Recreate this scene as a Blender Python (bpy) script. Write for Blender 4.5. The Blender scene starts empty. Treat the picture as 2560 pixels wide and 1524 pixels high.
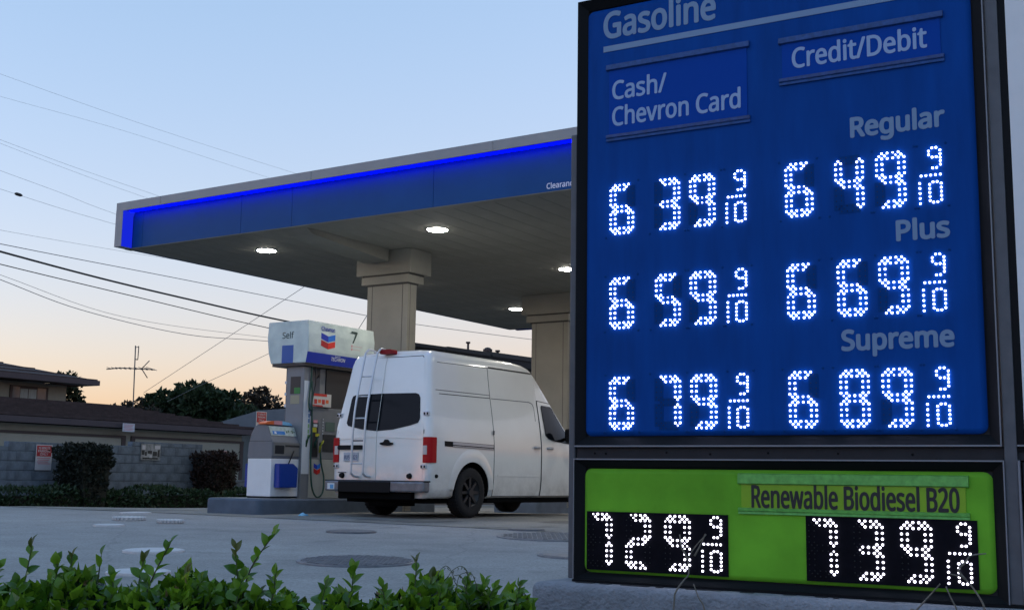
import bpy, bmesh, math, random
import numpy as np
from mathutils import Vector, Matrix

# ------------------------------------------------------------------ scene, camera, light
scene = bpy.context.scene
COL = scene.collection
CAM_Z = 0.62
PITCH, ROLL = 0.14574, 0.01531
cam_d = bpy.data.cameras.new("camera")
cam = bpy.data.objects.new("camera", cam_d); COL.objects.link(cam)
cam_d.sensor_fit = 'HORIZONTAL'; cam_d.sensor_width = 36.0
cam_d.lens = 36.0 * 2994.07 / 2560.0
cam_d.clip_start = 0.05; cam_d.clip_end = 2000.0
_F = Vector((0, math.cos(PITCH), math.sin(PITCH))); _U = Vector((0, -math.sin(PITCH), math.cos(PITCH))); _R = Vector((1, 0, 0))
_c, _s = math.cos(ROLL), math.sin(ROLL)
_RR = _R * _c + _U * _s; _UU = _U * _c - _R * _s
cam.matrix_world = Matrix(((_RR.x, _UU.x, -_F.x, 0), (_RR.y, _UU.y, -_F.y, 0), (_RR.z, _UU.z, -_F.z, CAM_Z), (0, 0, 0, 1)))
scene.camera = cam

SUN_ELEV = math.radians(-1.0)         # just set
SUN_AZ = math.radians(-110.0)          # measured from +Y towards +X: low on the left
world = bpy.data.worlds.new("World"); scene.world = world; world.use_nodes = True
wn = world.node_tree.nodes; wl = world.node_tree.links
sky = wn.new('ShaderNodeTexSky'); sky.sky_type = 'NISHITA'; sky.sun_disc = False
sky.sun_elevation = SUN_ELEV; sky.sun_rotation = SUN_AZ
sky.altitude = 0; sky.air_density = 1.0; sky.dust_density = 0.3; sky.ozone_density = 1.0
bg = wn['Background']; bg.inputs['Strength'].default_value = 0.15
tint = wn.new('ShaderNodeMix'); tint.data_type = 'RGBA'; tint.blend_type = 'MULTIPLY'; tint.inputs[0].default_value = 1.0
tint.inputs[7].default_value = (0.783, 0.722, 1.0, 1)
gam = wn.new('ShaderNodeGamma'); gam.inputs['Gamma'].default_value = 0.8       # soft contrast of a hazy dusk sky
air = wn.new('ShaderNodeMix'); air.data_type = 'RGBA'; air.blend_type = 'ADD'; air.inputs[0].default_value = 1.0; air.clamp_result = False
air.inputs[7].default_value = (0.0, 0.105, 0.152, 1)      # even blue of light scattered more than once
wl.new(sky.outputs['Color'], gam.inputs['Color']); wl.new(gam.outputs['Color'], tint.inputs[6]); wl.new(tint.outputs[2], air.inputs[6]); wl.new(air.outputs[2], bg.inputs['Color'])
EXPO = 3.57; KE = 2.0 ** -EXPO        # dusk exposure; lamps below are scaled to it
sun_d = bpy.data.lights.new("sun", 'SUN'); sun_d.energy = 0.004; sun_d.angle = math.radians(20); sun_d.color = (1.0, 0.8, 0.62)
sun = bpy.data.objects.new("sun", sun_d); COL.objects.link(sun)
_le = math.radians(2.0)               # the lamp keeps the last glow on the horizon
_sd = Vector((math.sin(SUN_AZ) * math.cos(_le), math.cos(SUN_AZ) * math.cos(_le), math.sin(_le)))
sun.rotation_euler = _sd.to_track_quat('Z', 'Y').to_euler(); sun.location = (-30, 20, 30)
scene.view_settings.view_transform = 'Standard'; scene.view_settings.look = 'None'
scene.view_settings.exposure = EXPO; scene.view_settings.gamma = 1.0
scene.cycles.max_bounces = 6; scene.cycles.use_denoising = True
scene.cycles.sample_clamp_indirect = 4.0

# ------------------------------------------------------------------ frames of reference
CA = math.radians(-32.7257)           # heading of the canopy front
C1 = Vector((math.cos(CA), math.sin(CA), 0)); C2 = Vector((-math.sin(CA), math.cos(CA), 0))
SA = math.radians(-30.0014)           # heading of the price sign
S1 = Vector((math.cos(SA), math.sin(SA), 0)); S2 = Vector((-math.sin(SA), math.cos(SA), 0))
SO = Vector((0.328, 6.0, 0.153))      # lower left corner of the price sign
def W(a, b, z=0.0): return C1 * a + C2 * b + Vector((0, 0, z))
GY = [-60, 0, 12, 16, 18, 19.5, 21, 22.5, 25, 28, 600]
GZ = [-1.0, -.36, -.10, -.02, .005, .02, .025, .02, -.06, -.10, -.10]
def gz(y): return float(np.interp(y, GY, GZ))
RNG = random.Random(7)

# ------------------------------------------------------------------ materials
MATS = {}
def mat(name, color, rough=0.6, metal=0.0, var=0.0, vscale=6.0, bump=0.0, bscale=40.0, spec=0.5, color2=None, emit=None, estr=0.0,
        trans=0.0, coat=0.0, sss=0.0, bdist=0.01, detail=4.0, stretch=None, rvar=0.0):
    if name in MATS: return MATS[name]
    m = bpy.data.materials.new(name); m.use_nodes = True
    nt = m.node_tree; N = nt.nodes; Lk = nt.links; b = N['Principled BSDF']
    b.inputs['Base Color'].default_value = (*color, 1); b.inputs['Roughness'].default_value = rough
    b.inputs['Metallic'].default_value = metal; b.inputs['Specular IOR Level'].default_value = spec
    if coat: b.inputs['Coat Weight'].default_value = coat; b.inputs['Coat Roughness'].default_value = 0.06
    if trans: b.inputs['Transmission Weight'].default_value = trans
    if emit: b.inputs['Emission Color'].default_value = (*emit, 1); b.inputs['Emission Strength'].default_value = estr
    if var or color2 or bump or rvar:
        tc = N.new('ShaderNodeTexCoord'); mp = N.new('ShaderNodeMapping'); Lk.new(tc.outputs['Object'], mp.inputs['Vector'])
        if stretch: mp.inputs['Scale'].default_value = stretch
    if var or color2:
        n = N.new('ShaderNodeTexNoise'); n.inputs['Scale'].default_value = vscale; n.inputs['Detail'].default_value = detail; n.inputs['Roughness'].default_value = 0.62
        Lk.new(mp.outputs['Vector'], n.inputs['Vector'])
        r = N.new('ShaderNodeValToRGB'); r.color_ramp.elements[0].position = 0.32; r.color_ramp.elements[1].position = 0.70
        c2 = color2 or tuple(c * (1 - var) for c in color); c3 = tuple(min(1, c * (1 + var * .5)) for c in color)
        r.color_ramp.elements[0].color = (*c2, 1); r.color_ramp.elements[1].color = (*c3, 1)
        Lk.new(n.outputs['Fac'], r.inputs['Fac']); Lk.new(r.outputs['Color'], b.inputs['Base Color'])
        if rvar:
            mr = N.new('ShaderNodeMapRange'); mr.inputs['To Min'].default_value = max(0, rough - rvar); mr.inputs['To Max'].default_value = min(1, rough + rvar)
            Lk.new(n.outputs['Fac'], mr.inputs['Value']); Lk.new(mr.outputs['Result'], b.inputs['Roughness'])
    if bump:
        n2 = N.new('ShaderNodeTexNoise'); n2.inputs['Scale'].default_value = bscale; n2.inputs['Detail'].default_value = 5
        Lk.new(mp.outputs['Vector'], n2.inputs['Vector'])
        bp = N.new('ShaderNodeBump'); bp.inputs['Strength'].default_value = bump; bp.inputs['Distance'].default_value = bdist
        Lk.new(n2.outputs['Fac'], bp.inputs['Height']); Lk.new(bp.outputs['Normal'], b.inputs['Normal'])
    MATS[name] = m; return m

def leaf_mat(name, c_lo, c_hi, rough=0.42, scale=9.0, trans_w=0.25, per_obj=False):
    if name in MATS: return MATS[name]
    m = bpy.data.materials.new(name); m.use_nodes = True
    nt = m.node_tree; N = nt.nodes; Lk = nt.links; b = N['Principled BSDF']; out = N['Material Output']
    geo = N.new('ShaderNodeNewGeometry'); tc = N.new('ShaderNodeTexCoord')
    n = N.new('ShaderNodeTexNoise'); n.inputs['Scale'].default_value = scale; n.inputs['Detail'].default_value = 2
    Lk.new(tc.outputs['Object'], n.inputs['Vector'])
    mx = N.new('ShaderNodeMath'); mx.operation = 'ADD'
    src = geo.outputs['Random Per Island']
    if per_obj:
        oi = N.new('ShaderNodeObjectInfo'); src = oi.outputs['Random']
    hf = N.new('ShaderNodeMath'); hf.operation = 'MULTIPLY'; hf.inputs[1].default_value = 0.55
    Lk.new(src, hf.inputs[0]); hn = N.new('ShaderNodeMath'); hn.operation = 'MULTIPLY'; hn.inputs[1].default_value = 0.5
    Lk.new(n.outputs['Fac'], hn.inputs[0]); Lk.new(hf.outputs[0], mx.inputs[0]); Lk.new(hn.outputs[0], mx.inputs[1])
    r = N.new('ShaderNodeValToRGB'); r.color_ramp.elements[0].position = 0.2; r.color_ramp.elements[1].position = 0.85
    r.color_ramp.elements[0].color = (*c_lo, 1); r.color_ramp.elements[1].color = (*c_hi, 1)
    Lk.new(mx.outputs[0], r.inputs['Fac']); Lk.new(r.outputs['Color'], b.inputs['Base Color'])
    b.inputs['Roughness'].default_value = rough; b.inputs['Specular IOR Level'].default_value = 0.5
    tl = N.new('ShaderNodeBsdfTranslucent'); Lk.new(r.outputs['Color'], tl.inputs['Color'])
    mix = N.new('ShaderNodeMixShader'); mix.inputs['Fac'].default_value = trans_w
    Lk.new(b.outputs[0], mix.inputs[1]); Lk.new(tl.outputs[0], mix.inputs[2]); Lk.new(mix.outputs[0], out.inputs['Surface'])
    MATS[name] = m; return m

def emis(name, color, strength):
    if name in MATS: return MATS[name]
    m = bpy.data.materials.new(name); m.use_nodes = True
    nt = m.node_tree; nt.nodes.remove(nt.nodes['Principled BSDF']); e = nt.nodes.new('ShaderNodeEmission')
    e.inputs['Color'].default_value = (*color, 1); e.inputs['Strength'].default_value = strength * KE
    nt.links.new(e.outputs[0], nt.nodes['Material Output'].inputs['Surface']); MATS[name] = m; return m

# ------------------------------------------------------------------ object helpers
def tag(o, label=None, cat=None, group=None, kind=None):
    if label: o['label'] = label
    if cat: o['category'] = cat
    if group: o['group'] = group
    if kind: o['kind'] = kind
    return o
def empty(name, loc, rz=0.0, label=None, cat=None, group=None):
    o = bpy.data.objects.new(name, None); COL.objects.link(o); o.location = loc; o.rotation_euler = (0, 0, rz)
    o.empty_display_size = 0.2
    return tag(o, label, cat, group)
def link(name, me, parent=None, loc=None, rot=None):
    o = bpy.data.objects.new(name, me); COL.objects.link(o)
    if parent: o.parent = parent
    if loc is not None: o.location = loc
    if rot is not None: o.rotation_euler = rot
    return o
def bm_mesh(name, bm, m, smooth=False, recalc=True):
    if recalc: bmesh.ops.recalc_face_normals(bm, faces=bm.faces[:])
    me = bpy.data.meshes.new(name); bm.to_mesh(me); bm.free()
    for x in (m if isinstance(m, (list, tuple)) else [m]): me.materials.append(x)
    if smooth:
        for p in me.polygons: p.use_smooth = True
    return me
def obj(name, bm, m, parent=None, smooth=False, loc=None, rot=None, recalc=True):
    return link(name, bm_mesh(name, bm, m, smooth, recalc), parent, loc, rot)
def box(bm, x0, x1, y0, y1, z0, z1, bev=0.0, seg=2, mi=0):
    r = bmesh.ops.create_cube(bm, size=1.0); vs = r['verts']
    for v in vs:
        v.co = Vector(((x0 + x1) / 2 + v.co.x * (x1 - x0), (y0 + y1) / 2 + v.co.y * (y1 - y0), (z0 + z1) / 2 + v.co.z * (z1 - z0)))
    es = list({e for v in vs for e in v.link_edges}); fs = list({f for v in vs for f in v.link_faces})
    for f in fs: f.material_index = mi
    if bev > 0: bmesh.ops.bevel(bm, geom=es, offset=bev, segments=seg, affect='EDGES', profile=0.5)
def bx(name, m, parent, x0, x1, y0, y1, z0, z1, bev=0.0, seg=2):
    bm = bmesh.new(); box(bm, x0, x1, y0, y1, z0, z1, bev, seg); return obj(name, bm, m, parent)
def tube(bm, pts, r, n=8, caps=True):
    pts = [Vector(p) for p in pts]; rings = []
    rad = r if isinstance(r, (list, tuple)) else [r] * len(pts)
    up = Vector((0.13, 0.21, 0.97))
    for i, p in enumerate(pts):
        t = (pts[min(i + 1, len(pts) - 1)] - pts[max(i - 1, 0)])
        t = t.normalized() if t.length > 1e-9 else Vector((0, 0, 1))
        a = t.cross(up)
        if a.length < 0.05: a = t.cross(Vector((1, 0, 0)))
        a.normalize(); b = t.cross(a).normalized()
        rings.append([bm.verts.new(p + (a * math.cos(2 * math.pi * k / n) + b * math.sin(2 * math.pi * k / n)) * rad[i]) for k in range(n)])
    for i in range(len(rings) - 1):
        for k in range(n):
            f = bm.faces.new((rings[i][k], rings[i][(k + 1) % n], rings[i + 1][(k + 1) % n], rings[i + 1][k])); f.smooth = True
    if caps:
        bm.faces.new(rings[0][::-1]); bm.faces.new(rings[-1])
def tb(name, m, parent, pts, r, n=8, **k):
    bm = bmesh.new(); tube(bm, pts, r, n); return obj(name, bm, m, parent, **k)
def smooth_path(pts, sub=6):
    pts = [Vector(p) for p in pts]; out = []
    for i in range(len(pts) - 1):
        p0 = pts[max(i - 1, 0)]; p1 = pts[i]; p2 = pts[i + 1]; p3 = pts[min(i + 2, len(pts) - 1)]
        for k in range(sub):
            t = k / sub
            out.append(0.5 * ((2 * p1) + (p2 - p0) * t + (2 * p0 - 5 * p1 + 4 * p2 - p3) * t * t + (3 * p1 - p0 - 3 * p2 + p3) * t ** 3))
    out.append(pts[-1]); return out
def rrect(x0, x1, z0, z1, r, n=6, radii=None):
    # rounded rectangle outline, counter-clockwise from lower right
    rr = radii or (r, r, r, r)     # lr, ur, ul, ll
    pts = []
    for (cx, cz, a0, q) in ((x1 - rr[0], z0 + rr[0], -90, rr[0]), (x1 - rr[1], z1 - rr[1], 0, rr[1]), (x0 + rr[2], z1 - rr[2], 90, rr[2]), (x0 + rr[3], z0 + rr[3], 180, rr[3])):
        if q <= 1e-6: pts.append((cx, cz)); continue
        for k in range(n + 1):
            a = math.radians(a0 + 90 * k / n); pts.append((cx + q * math.cos(a), cz + q * math.sin(a)))
    return pts
def prism_y(bm, outline, y0, y1):
    # outline in (x,z), extruded along y
    f0 = [bm.verts.new((x, y0, z)) for x, z in outline]; f1 = [bm.verts.new((x, y1, z)) for x, z in outline]
    bm.faces.new(f0); bm.faces.new(f1[::-1]); n = len(outline)
    for i in range(n): bm.faces.new((f0[i], f1[i], f1[(i + 1) % n], f0[(i + 1) % n]))
def prism_x(bm, outline, x0, x1):
    f0 = [bm.verts.new((x0, y, z)) for y, z in outline]; f1 = [bm.verts.new((x1, y, z)) for y, z in outline]
    bm.faces.new(f0); bm.faces.new(f1[::-1]); n = len(outline)
    for i in range(n): bm.faces.new((f0[i], f1[i], f1[(i + 1) % n], f0[(i + 1) % n]))

_TXT = {}
try: FONT = bpy.data.fonts.load(bpy.utils.system_resource('DATAFILES', path='fonts') + '/NotoSansHebrew-Regular.woff2')     # ships with Blender
except Exception: FONT = None
def text_verts(s, bold=0.0):
    key = (s, bold)
    if key in _TXT: return _TXT[key]
    cu = bpy.data.curves.new("glyphs", 'FONT'); cu.body = s
    if FONT: cu.font = FONT
    cu.offset = 0.0; cu.resolution_u = 4
    o = bpy.data.objects.new("glyphs", cu); COL.objects.link(o)
    dg = bpy.context.evaluated_depsgraph_get(); me = bpy.data.meshes.new_from_object(o.evaluated_get(dg))
    vs = [(v.co.x, v.co.y) for v in me.vertices]; fs = [tuple(p.vertices) for p in me.polygons]
    bpy.data.objects.remove(o); bpy.data.curves.remove(cu); bpy.data.meshes.remove(me)
    _TXT[key] = (vs, fs); return _TXT[key]
CAP = None
def lettering(name, s, m, parent, x0, x1, z0, cap, y, bold=0.012, axis='x', sgn=1, slant=0.0, flip=1, thick=0.0015):
    """text spanning x0..x1 with baseline z0 and cap height cap, standing on a face whose outside is -y (axis x) or +x (axis y)"""
    global CAP
    if CAP is None:
        v, _ = text_verts("H"); CAP = max(p[1] for p in v)
    vs, fs = text_verts(s)
    mx0 = min(p[0] for p in vs); mx1 = max(p[0] for p in vs)
    e = cap * bold * 2.6                                     # stroke thickening: shifted copies, each a hair in front of the last
    sx = (x1 - x0 - 2 * e) / (mx1 - mx0); sz = cap / CAP
    bm = bmesh.new(); k = 0
    sh = [(0, 0)] + ([(e * math.cos(i * math.pi / 4), e * math.sin(i * math.pi / 4)) for i in range(8)] if bold > 0 else [])
    for (dx, dz) in sh:
        A = []; dd = thick * (0.4 + 0.6 * k / 8); k += 1
        for (px, pz) in vs:
            u = x0 + e + (px - mx0) * sx + slant * pz * sz + dx; z = z0 + pz * sz + dz
            A.append(bm.verts.new((u, y - dd, z) if axis == 'x' else (y + dd, u, z)))
        for f in fs:
            try: bm.faces.new([A[i] for i in f])
            except ValueError: pass
    return obj(name, bm, m, parent, recalc=False)

# ------------------------------------------------------------------ shared materials
def ground_mat(name="pavement_grey", col=(.315, .30, .288), st=.70, th=.60):
    m = bpy.data.materials.new(name); m.use_nodes = True; nt = m.node_tree; N = nt.nodes; L = nt.links; b = N['Principled BSDF']
    tc = N.new('ShaderNodeTexCoord')
    def noise(scale, det, ro=.6):
        n = N.new('ShaderNodeTexNoise'); n.inputs['Scale'].default_value = scale; n.inputs['Detail'].default_value = det; n.inputs['Roughness'].default_value = ro; L.new(tc.outputs['Object'], n.inputs['Vector']); return n.outputs['Fac']
    def rng_(src, a, b_, lo, hi):
        r = N.new('ShaderNodeMapRange'); r.inputs['From Min'].default_value = a; r.inputs['From Max'].default_value = b_; r.inputs['To Min'].default_value = lo; r.inputs['To Max'].default_value = hi; L.new(src, r.inputs['Value']); return r.outputs['Result']
    def mul(x, y):
        q = N.new('ShaderNodeMath'); q.operation = 'MULTIPLY'; L.new(x, q.inputs[0]); L.new(y, q.inputs[1]); return q.outputs[0]
    broad = rng_(noise(.22, 3), .3, .7, .84, 1.12); mid = rng_(noise(1.9, 6, .65), .3, .7, .88, 1.10); fine = rng_(noise(42, 4, .75), .28, .72, .66, 1.34)
    stain = rng_(noise(.75, 5, .55), th, th + .12, 1.0, st); drip = rng_(noise(4.5, 2), .70, .78, 1.0, .72)
    v = N.new('ShaderNodeTexVoronoi'); v.feature = 'DISTANCE_TO_EDGE'; v.inputs['Scale'].default_value = .16; v.inputs['Randomness'].default_value = 1.0
    wob = N.new('ShaderNodeMix'); wob.data_type = 'RGBA'; wob.blend_type = 'ADD'; wob.inputs[0].default_value = .35
    n3 = N.new('ShaderNodeTexNoise'); n3.inputs['Scale'].default_value = 1.4; n3.inputs['Detail'].default_value = 6; L.new(tc.outputs['Object'], n3.inputs['Vector']); L.new(tc.outputs['Object'], wob.inputs[6]); L.new(n3.outputs['Color'], wob.inputs[7]); L.new(wob.outputs[2], v.inputs['Vector'])
    crack = rng_(v.outputs['Distance'], .0, .0030, .84, 1.0)
    tot = mul(mul(mul(broad, mid), mul(fine, stain)), mul(drip, crack))
    mx = N.new('ShaderNodeMix'); mx.data_type = 'RGBA'; mx.blend_type = 'MULTIPLY'; mx.inputs[0].default_value = 1.0; mx.inputs[6].default_value = (*col, 1); L.new(tot, mx.inputs[7])
    L.new(mx.outputs[2], b.inputs['Base Color']); b.inputs['Roughness'].default_value = .85; b.inputs['Specular IOR Level'].default_value = .2
    bp = N.new('ShaderNodeBump'); bp.inputs['Strength'].default_value = .5; bp.inputs['Distance'].default_value = .008; L.new(noise(90, 4, .7), bp.inputs['Height']); L.new(bp.outputs['Normal'], b.inputs['Normal'])
    MATS[name] = m; return m
M_asphalt = ground_mat()
M_concrete = ground_mat("slab_concrete", (.255, .24, .215), .50, .54)
M_stucco = mat("base_stucco", (0.23, 0.245, 0.275), 0.9, var=0.25, vscale=5, bump=1.0, bscale=48, bdist=0.02, detail=6)
M_blackmetal = mat("black_frame_metal", (0.006, 0.007, 0.009), 0.6, spec=0.12)
M_darkgrey = mat("dark_grey_metal", (0.028, 0.030, 0.036), 0.6, var=0.2, vscale=8, spec=0.2)
M_greymetal = mat("grey_frame_metal", (0.11, 0.115, 0.13), 0.55, metal=0.1, spec=0.25, var=0.15, vscale=10)
M_edge = mat("bright_edge_metal", (0.20, 0.21, 0.24), 0.5, metal=0.2)
M_bluepanel = mat("blue_sign_acrylic", (0.0022, 0.058, 0.290), 0.5, var=0.20, vscale=4.0, spec=0.06, stretch=(2.2, 1, .35), detail=9)
M_bluelabel = mat("blue_label_film", (0.0020, 0.052, 0.330), 0.5, spec=0.06)
M_letter = mat("pale_lettering", (0.15, 0.25, 0.41), 0.5)
M_letter_b = mat("bright_pale_lettering", (0.25, 0.37, 0.60), 0.5)
M_greenpanel = mat("green_sign_acrylic", (0.15, 0.44, 0.03), 0.5, var=0.32, vscale=1.8, spec=0.1, detail=8)
M_clear = mat("clear_slot_plastic", (0.02, 0.07, 0.24), 0.35, var=0.35, vscale=30, spec=0.3)
M_clear_g = mat("clear_slot_plastic_green", (0.14, 0.44, 0.09), 0.3, var=0.3, vscale=30, spec=0.3)
M_label_g = mat("green_label_film", (0.22, 0.44, 0.012), 0.35, var=0.15, vscale=6)
M_blackink = mat("black_print", (0.008, 0.01, 0.016), 0.5)
M_led = emis("lit_led", (0.62, 0.64, 1.0), 22.0)
M_led_w = emis("lit_led_white", (0.84, 0.82, 1.0), 8.0)
M_unlit = mat("unlit_led", (0.016, 0.018, 0.02), 0.5, spec=0.2)
M_ledback = mat("led_board", (0.003, 0.045, 0.20), 0.7, spec=0.05)
M_ledblack = mat("led_black_board", (0.004, 0.004, 0.008), 0.7, var=0.3, vscale=20, spec=0.08)
M_whitepaint = mat("white_paint", (0.72, 0.73, 0.75), 0.45, var=0.05, vscale=4)
M_band = mat("grey_white_band_metal", (0.26, 0.275, 0.30), 0.5, var=0.06, vscale=3)
M_fascia = mat("blue_fascia_metal", (0.006, 0.072, 0.225), 0.5, var=0.08, vscale=1.5, spec=0.15)
M_fasciain = mat("blue_fascia_return", (0.01, 0.03, 0.30), 0.5, spec=0.1)
M_bluestrip = emis("blue_led_strip", (0.0, 0.0006, 1.0), 14.0)
M_blueglow = emis("blue_return_glow", (0.012, 0.03, 1.0), 0.7)  # no lamp: emission stands in for blue LED light on the return face
M_soffit = mat("soffit_deck_metal", (0.25, 0.242, 0.215), 0.75, var=0.14, vscale=1.2, spec=0.08)
M_column = mat("column_cladding", (0.235, 0.227, 0.20), 0.55, var=0.10, vscale=1.6, spec=0.25)
M_joint = mat("dark_joint", (0.03, 0.03, 0.03), 0.7)
M_lamp = emis("canopy_lamp_lens", (1.0, 0.96, 0.86), 130.0)

# ------------------------------------------------------------------ ground
def ground():
    xs = np.unique(np.concatenate([np.linspace(-500, -30, 24), np.linspace(-30, 30, 61), np.linspace(30, 500, 24)]))
    ys = np.unique(np.concatenate([np.linspace(-60, 0, 13), np.linspace(0, 32, 65), np.linspace(32, 100, 18), np.linspace(100, 900, 21)]))
    zs = np.interp(ys, GY, GZ)
    k = np.array([1, 2, 3, 2, 1.]) / 9; zs2 = zs.copy()
    zs2[2:-2] = np.convolve(zs, k, 'valid'); zs = np.where((ys > 5) & (ys < 31), zs2, zs)
    bm = bmesh.new(); V = [[bm.verts.new((x, y, z)) for x in xs] for y, z in zip(ys, zs)]
    for i in range(len(ys) - 1):
        for j in range(len(xs) - 1):
            f = bm.faces.new((V[i][j], V[i][j + 1], V[i + 1][j + 1], V[i + 1][j])); f.smooth = True
    o = obj("ground", bm, M_asphalt); tag(o, "wide grey-blue pavement of the station forecourt", None, kind='structure')
    # concrete slab under the canopy
    bm = bmesh.new(); n1, n2 = 40, 34; V = []
    for i in range(n1 + 1):
        row = []
        for j in range(n2 + 1):
            p = W(-19.6 + 22 * j / n2, 13.55 + 17 * i / n1); row.append(bm.verts.new((p.x, p.y, gz(p.y) + 0.006)))
        V.append(row)
    for i in range(n1):
        for j in range(n2):
            f = bm.faces.new((V[i][j], V[i][j + 1], V[i + 1][j + 1], V[i + 1][j])); f.smooth = True
    o = obj("pavement", bm, M_concrete); tag(o, "concrete slab under the station canopy", None, kind='structure')
ground()

# ------------------------------------------------------------------ price sign
SEG = {
 'A': [(0,2),(0,4),(0,6),(0,8),(1,3),(1,7),(2,4),(2,6)],
 'F': [(1,1),(2,0),(2,2),(4,0),(4,2),(6,0),(6,2),(8,0),(8,2),(9,1)],
 'B': [(1,9),(2,8),(2,10),(4,8),(4,10),(6,8),(6,10),(8,8),(8,10),(9,9)],
 'G': [(9,3),(9,5),(9,7),(10,2),(10,8),(11,3),(11,5),(11,7)],
 'E': [(11,1),(12,0),(12,2),(14,0),(14,2),(16,0),(16,2),(18,0),(18,2),(19,1)],
 'C': [(11,9),(12,8),(12,10),(14,8),(14,10),(16,8),(16,10),(18,8),(18,10),(19,9)],
 'D': [(18,4),(18,6),(19,3),(19,7),(20,2),(20,4),(20,6),(20,8)]}
DIG = {'2': 'ABGED', '3': 'ABGCD', '4': 'FGBC', '5': 'AFGCD', '6': 'AFGECD', '7': 'ABC', '8': 'ABCDEFG', '9': 'ABCDFG'}
def dome(bm, x, y, z, r, h):
    n = 8; rings = []
    for (q, hh) in ((1.0, 0.0), (0.92, 0.55), (0.55, 0.92)):
        rings.append([bm.verts.new((x + r * q * math.cos(2 * math.pi * k / n), y - h * hh, z + r * q * math.sin(2 * math.pi * k / n))) for k in range(n)])
    top = bm.verts.new((x, y - h, z))
    for i in range(2):
        for k in range(n): bm.faces.new((rings[i][k], rings[i][(k + 1) % n], rings[i + 1][(k + 1) % n], rings[i + 1][k]))
    for k in range(n): bm.faces.new((rings[2][k], rings[2][(k + 1) % n], top))
STEP_X, STEP_Z = 0.01215, 0.01235
rng_led = random.Random(99)
def seg_plate(bm, x0, z0, s, y):
    c = STEP_X; r = STEP_Z
    q = {'A': (1, 9, -.8, 2.6), 'F': (-.9, 2.9, .6, 9.4), 'B': (7.1, 10.9, .6, 9.4), 'G': (1.4, 8.6, 8.4, 11.6), 'E': (-.9, 2.9, 10.6, 19.4), 'C': (7.1, 10.9, 10.6, 19.4), 'D': (1, 9, 17.4, 20.8)}[s]
    box(bm, x0 + (q[0] - 2) * c, x0 + (q[1] - 2) * c, y - 0.002, y, z0 - q[3] * r, z0 - q[2] * r)
def big_digit(ch, x0, z0, parent, y, m, r, plate):
    lit = DIG[ch]; bm = bmesh.new(); done = set(); off = set()
    for s in lit:
        for (rr, cc) in SEG[s]:
            if (rr, cc) in done: continue
            done.add((rr, cc)); k = RNG.random(); q = r * (rng_led.uniform(.92, 1.08) if k > 0.05 else 0.62)
            dome(bm, x0 + (cc - 2) * STEP_X, y - 0.003, z0 - rr * STEP_Z, q, r * 0.9)
    o = obj("price_digit", bm, m, parent)
    un = [s for s in 'ABCDEFG' if s not in lit]
    if un:
        bm = bmesh.new()
        for s in un:
            if plate:
                bp = bmesh.new(); seg_plate(bp, x0, z0, s, y); obj("led_board", bp, M_ledback, parent)
            for (rr, cc) in SEG[s]:
                if (rr, cc) in done: continue
                dome(bm, x0 + (cc - 2) * STEP_X, y - 0.003, z0 - rr * STEP_Z, r * 0.55, r * 0.5)
        o = obj("unlit_diodes", bm, M_unlit, parent); o['kind'] = 'stuff'
def fraction(x1, z0, parent, y, m, r):
    # raised 9 over a bar over 10; x1 = second column of the little nine
    c = [x1 - 0.0145, x1, x1 + 0.0175, x1 + 0.034]
    bm = bmesh.new(); D = lambda x, z: dome(bm, x, y - 0.003, z, r, r * 0.9)
    for (ci, dz) in ((1, 0), (2, 0), (0, .0138), (3, .0138), (0, .0305), (3, .0305), (1, .0425), (2, .0425), (3, .047), (3, .062), (3, .0785), (1, .0912), (2, .0912)): D(c[ci], z0 - dz)
    obj("price_digit", bm, m, parent)
    bm = bmesh.new()
    for k in range(5): dome(bm, x1 - 0.0495 + k * 0.0204, y - 0.003, z0 - 0.123, r, r * .9)
    obj("fraction_bar", bm, m, parent)
    bm = bmesh.new()
    for k in range(5): dome(bm, x1 - 0.0565, y - 0.003, z0 - 0.1553 - k * 0.0227, r, r * .9)
    obj("price_digit", bm, m, parent)
    bm = bmesh.new()
    for k in range(5):
        dome(bm, c[0], y - 0.003, z0 - 0.1640 - k * 0.0182, r, r * .9); dome(bm, c[3], y - 0.003, z0 - 0.1640 - k * 0.0182, r, r * .9)
    for k in (1, 2):
        dome(bm, c[k], y - 0.003, z0 - 0.1545, r, r * .9); dome(bm, c[k], y - 0.003, z0 - 0.2455, r, r * .9)
    obj("price_digit", bm, m, parent)

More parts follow.
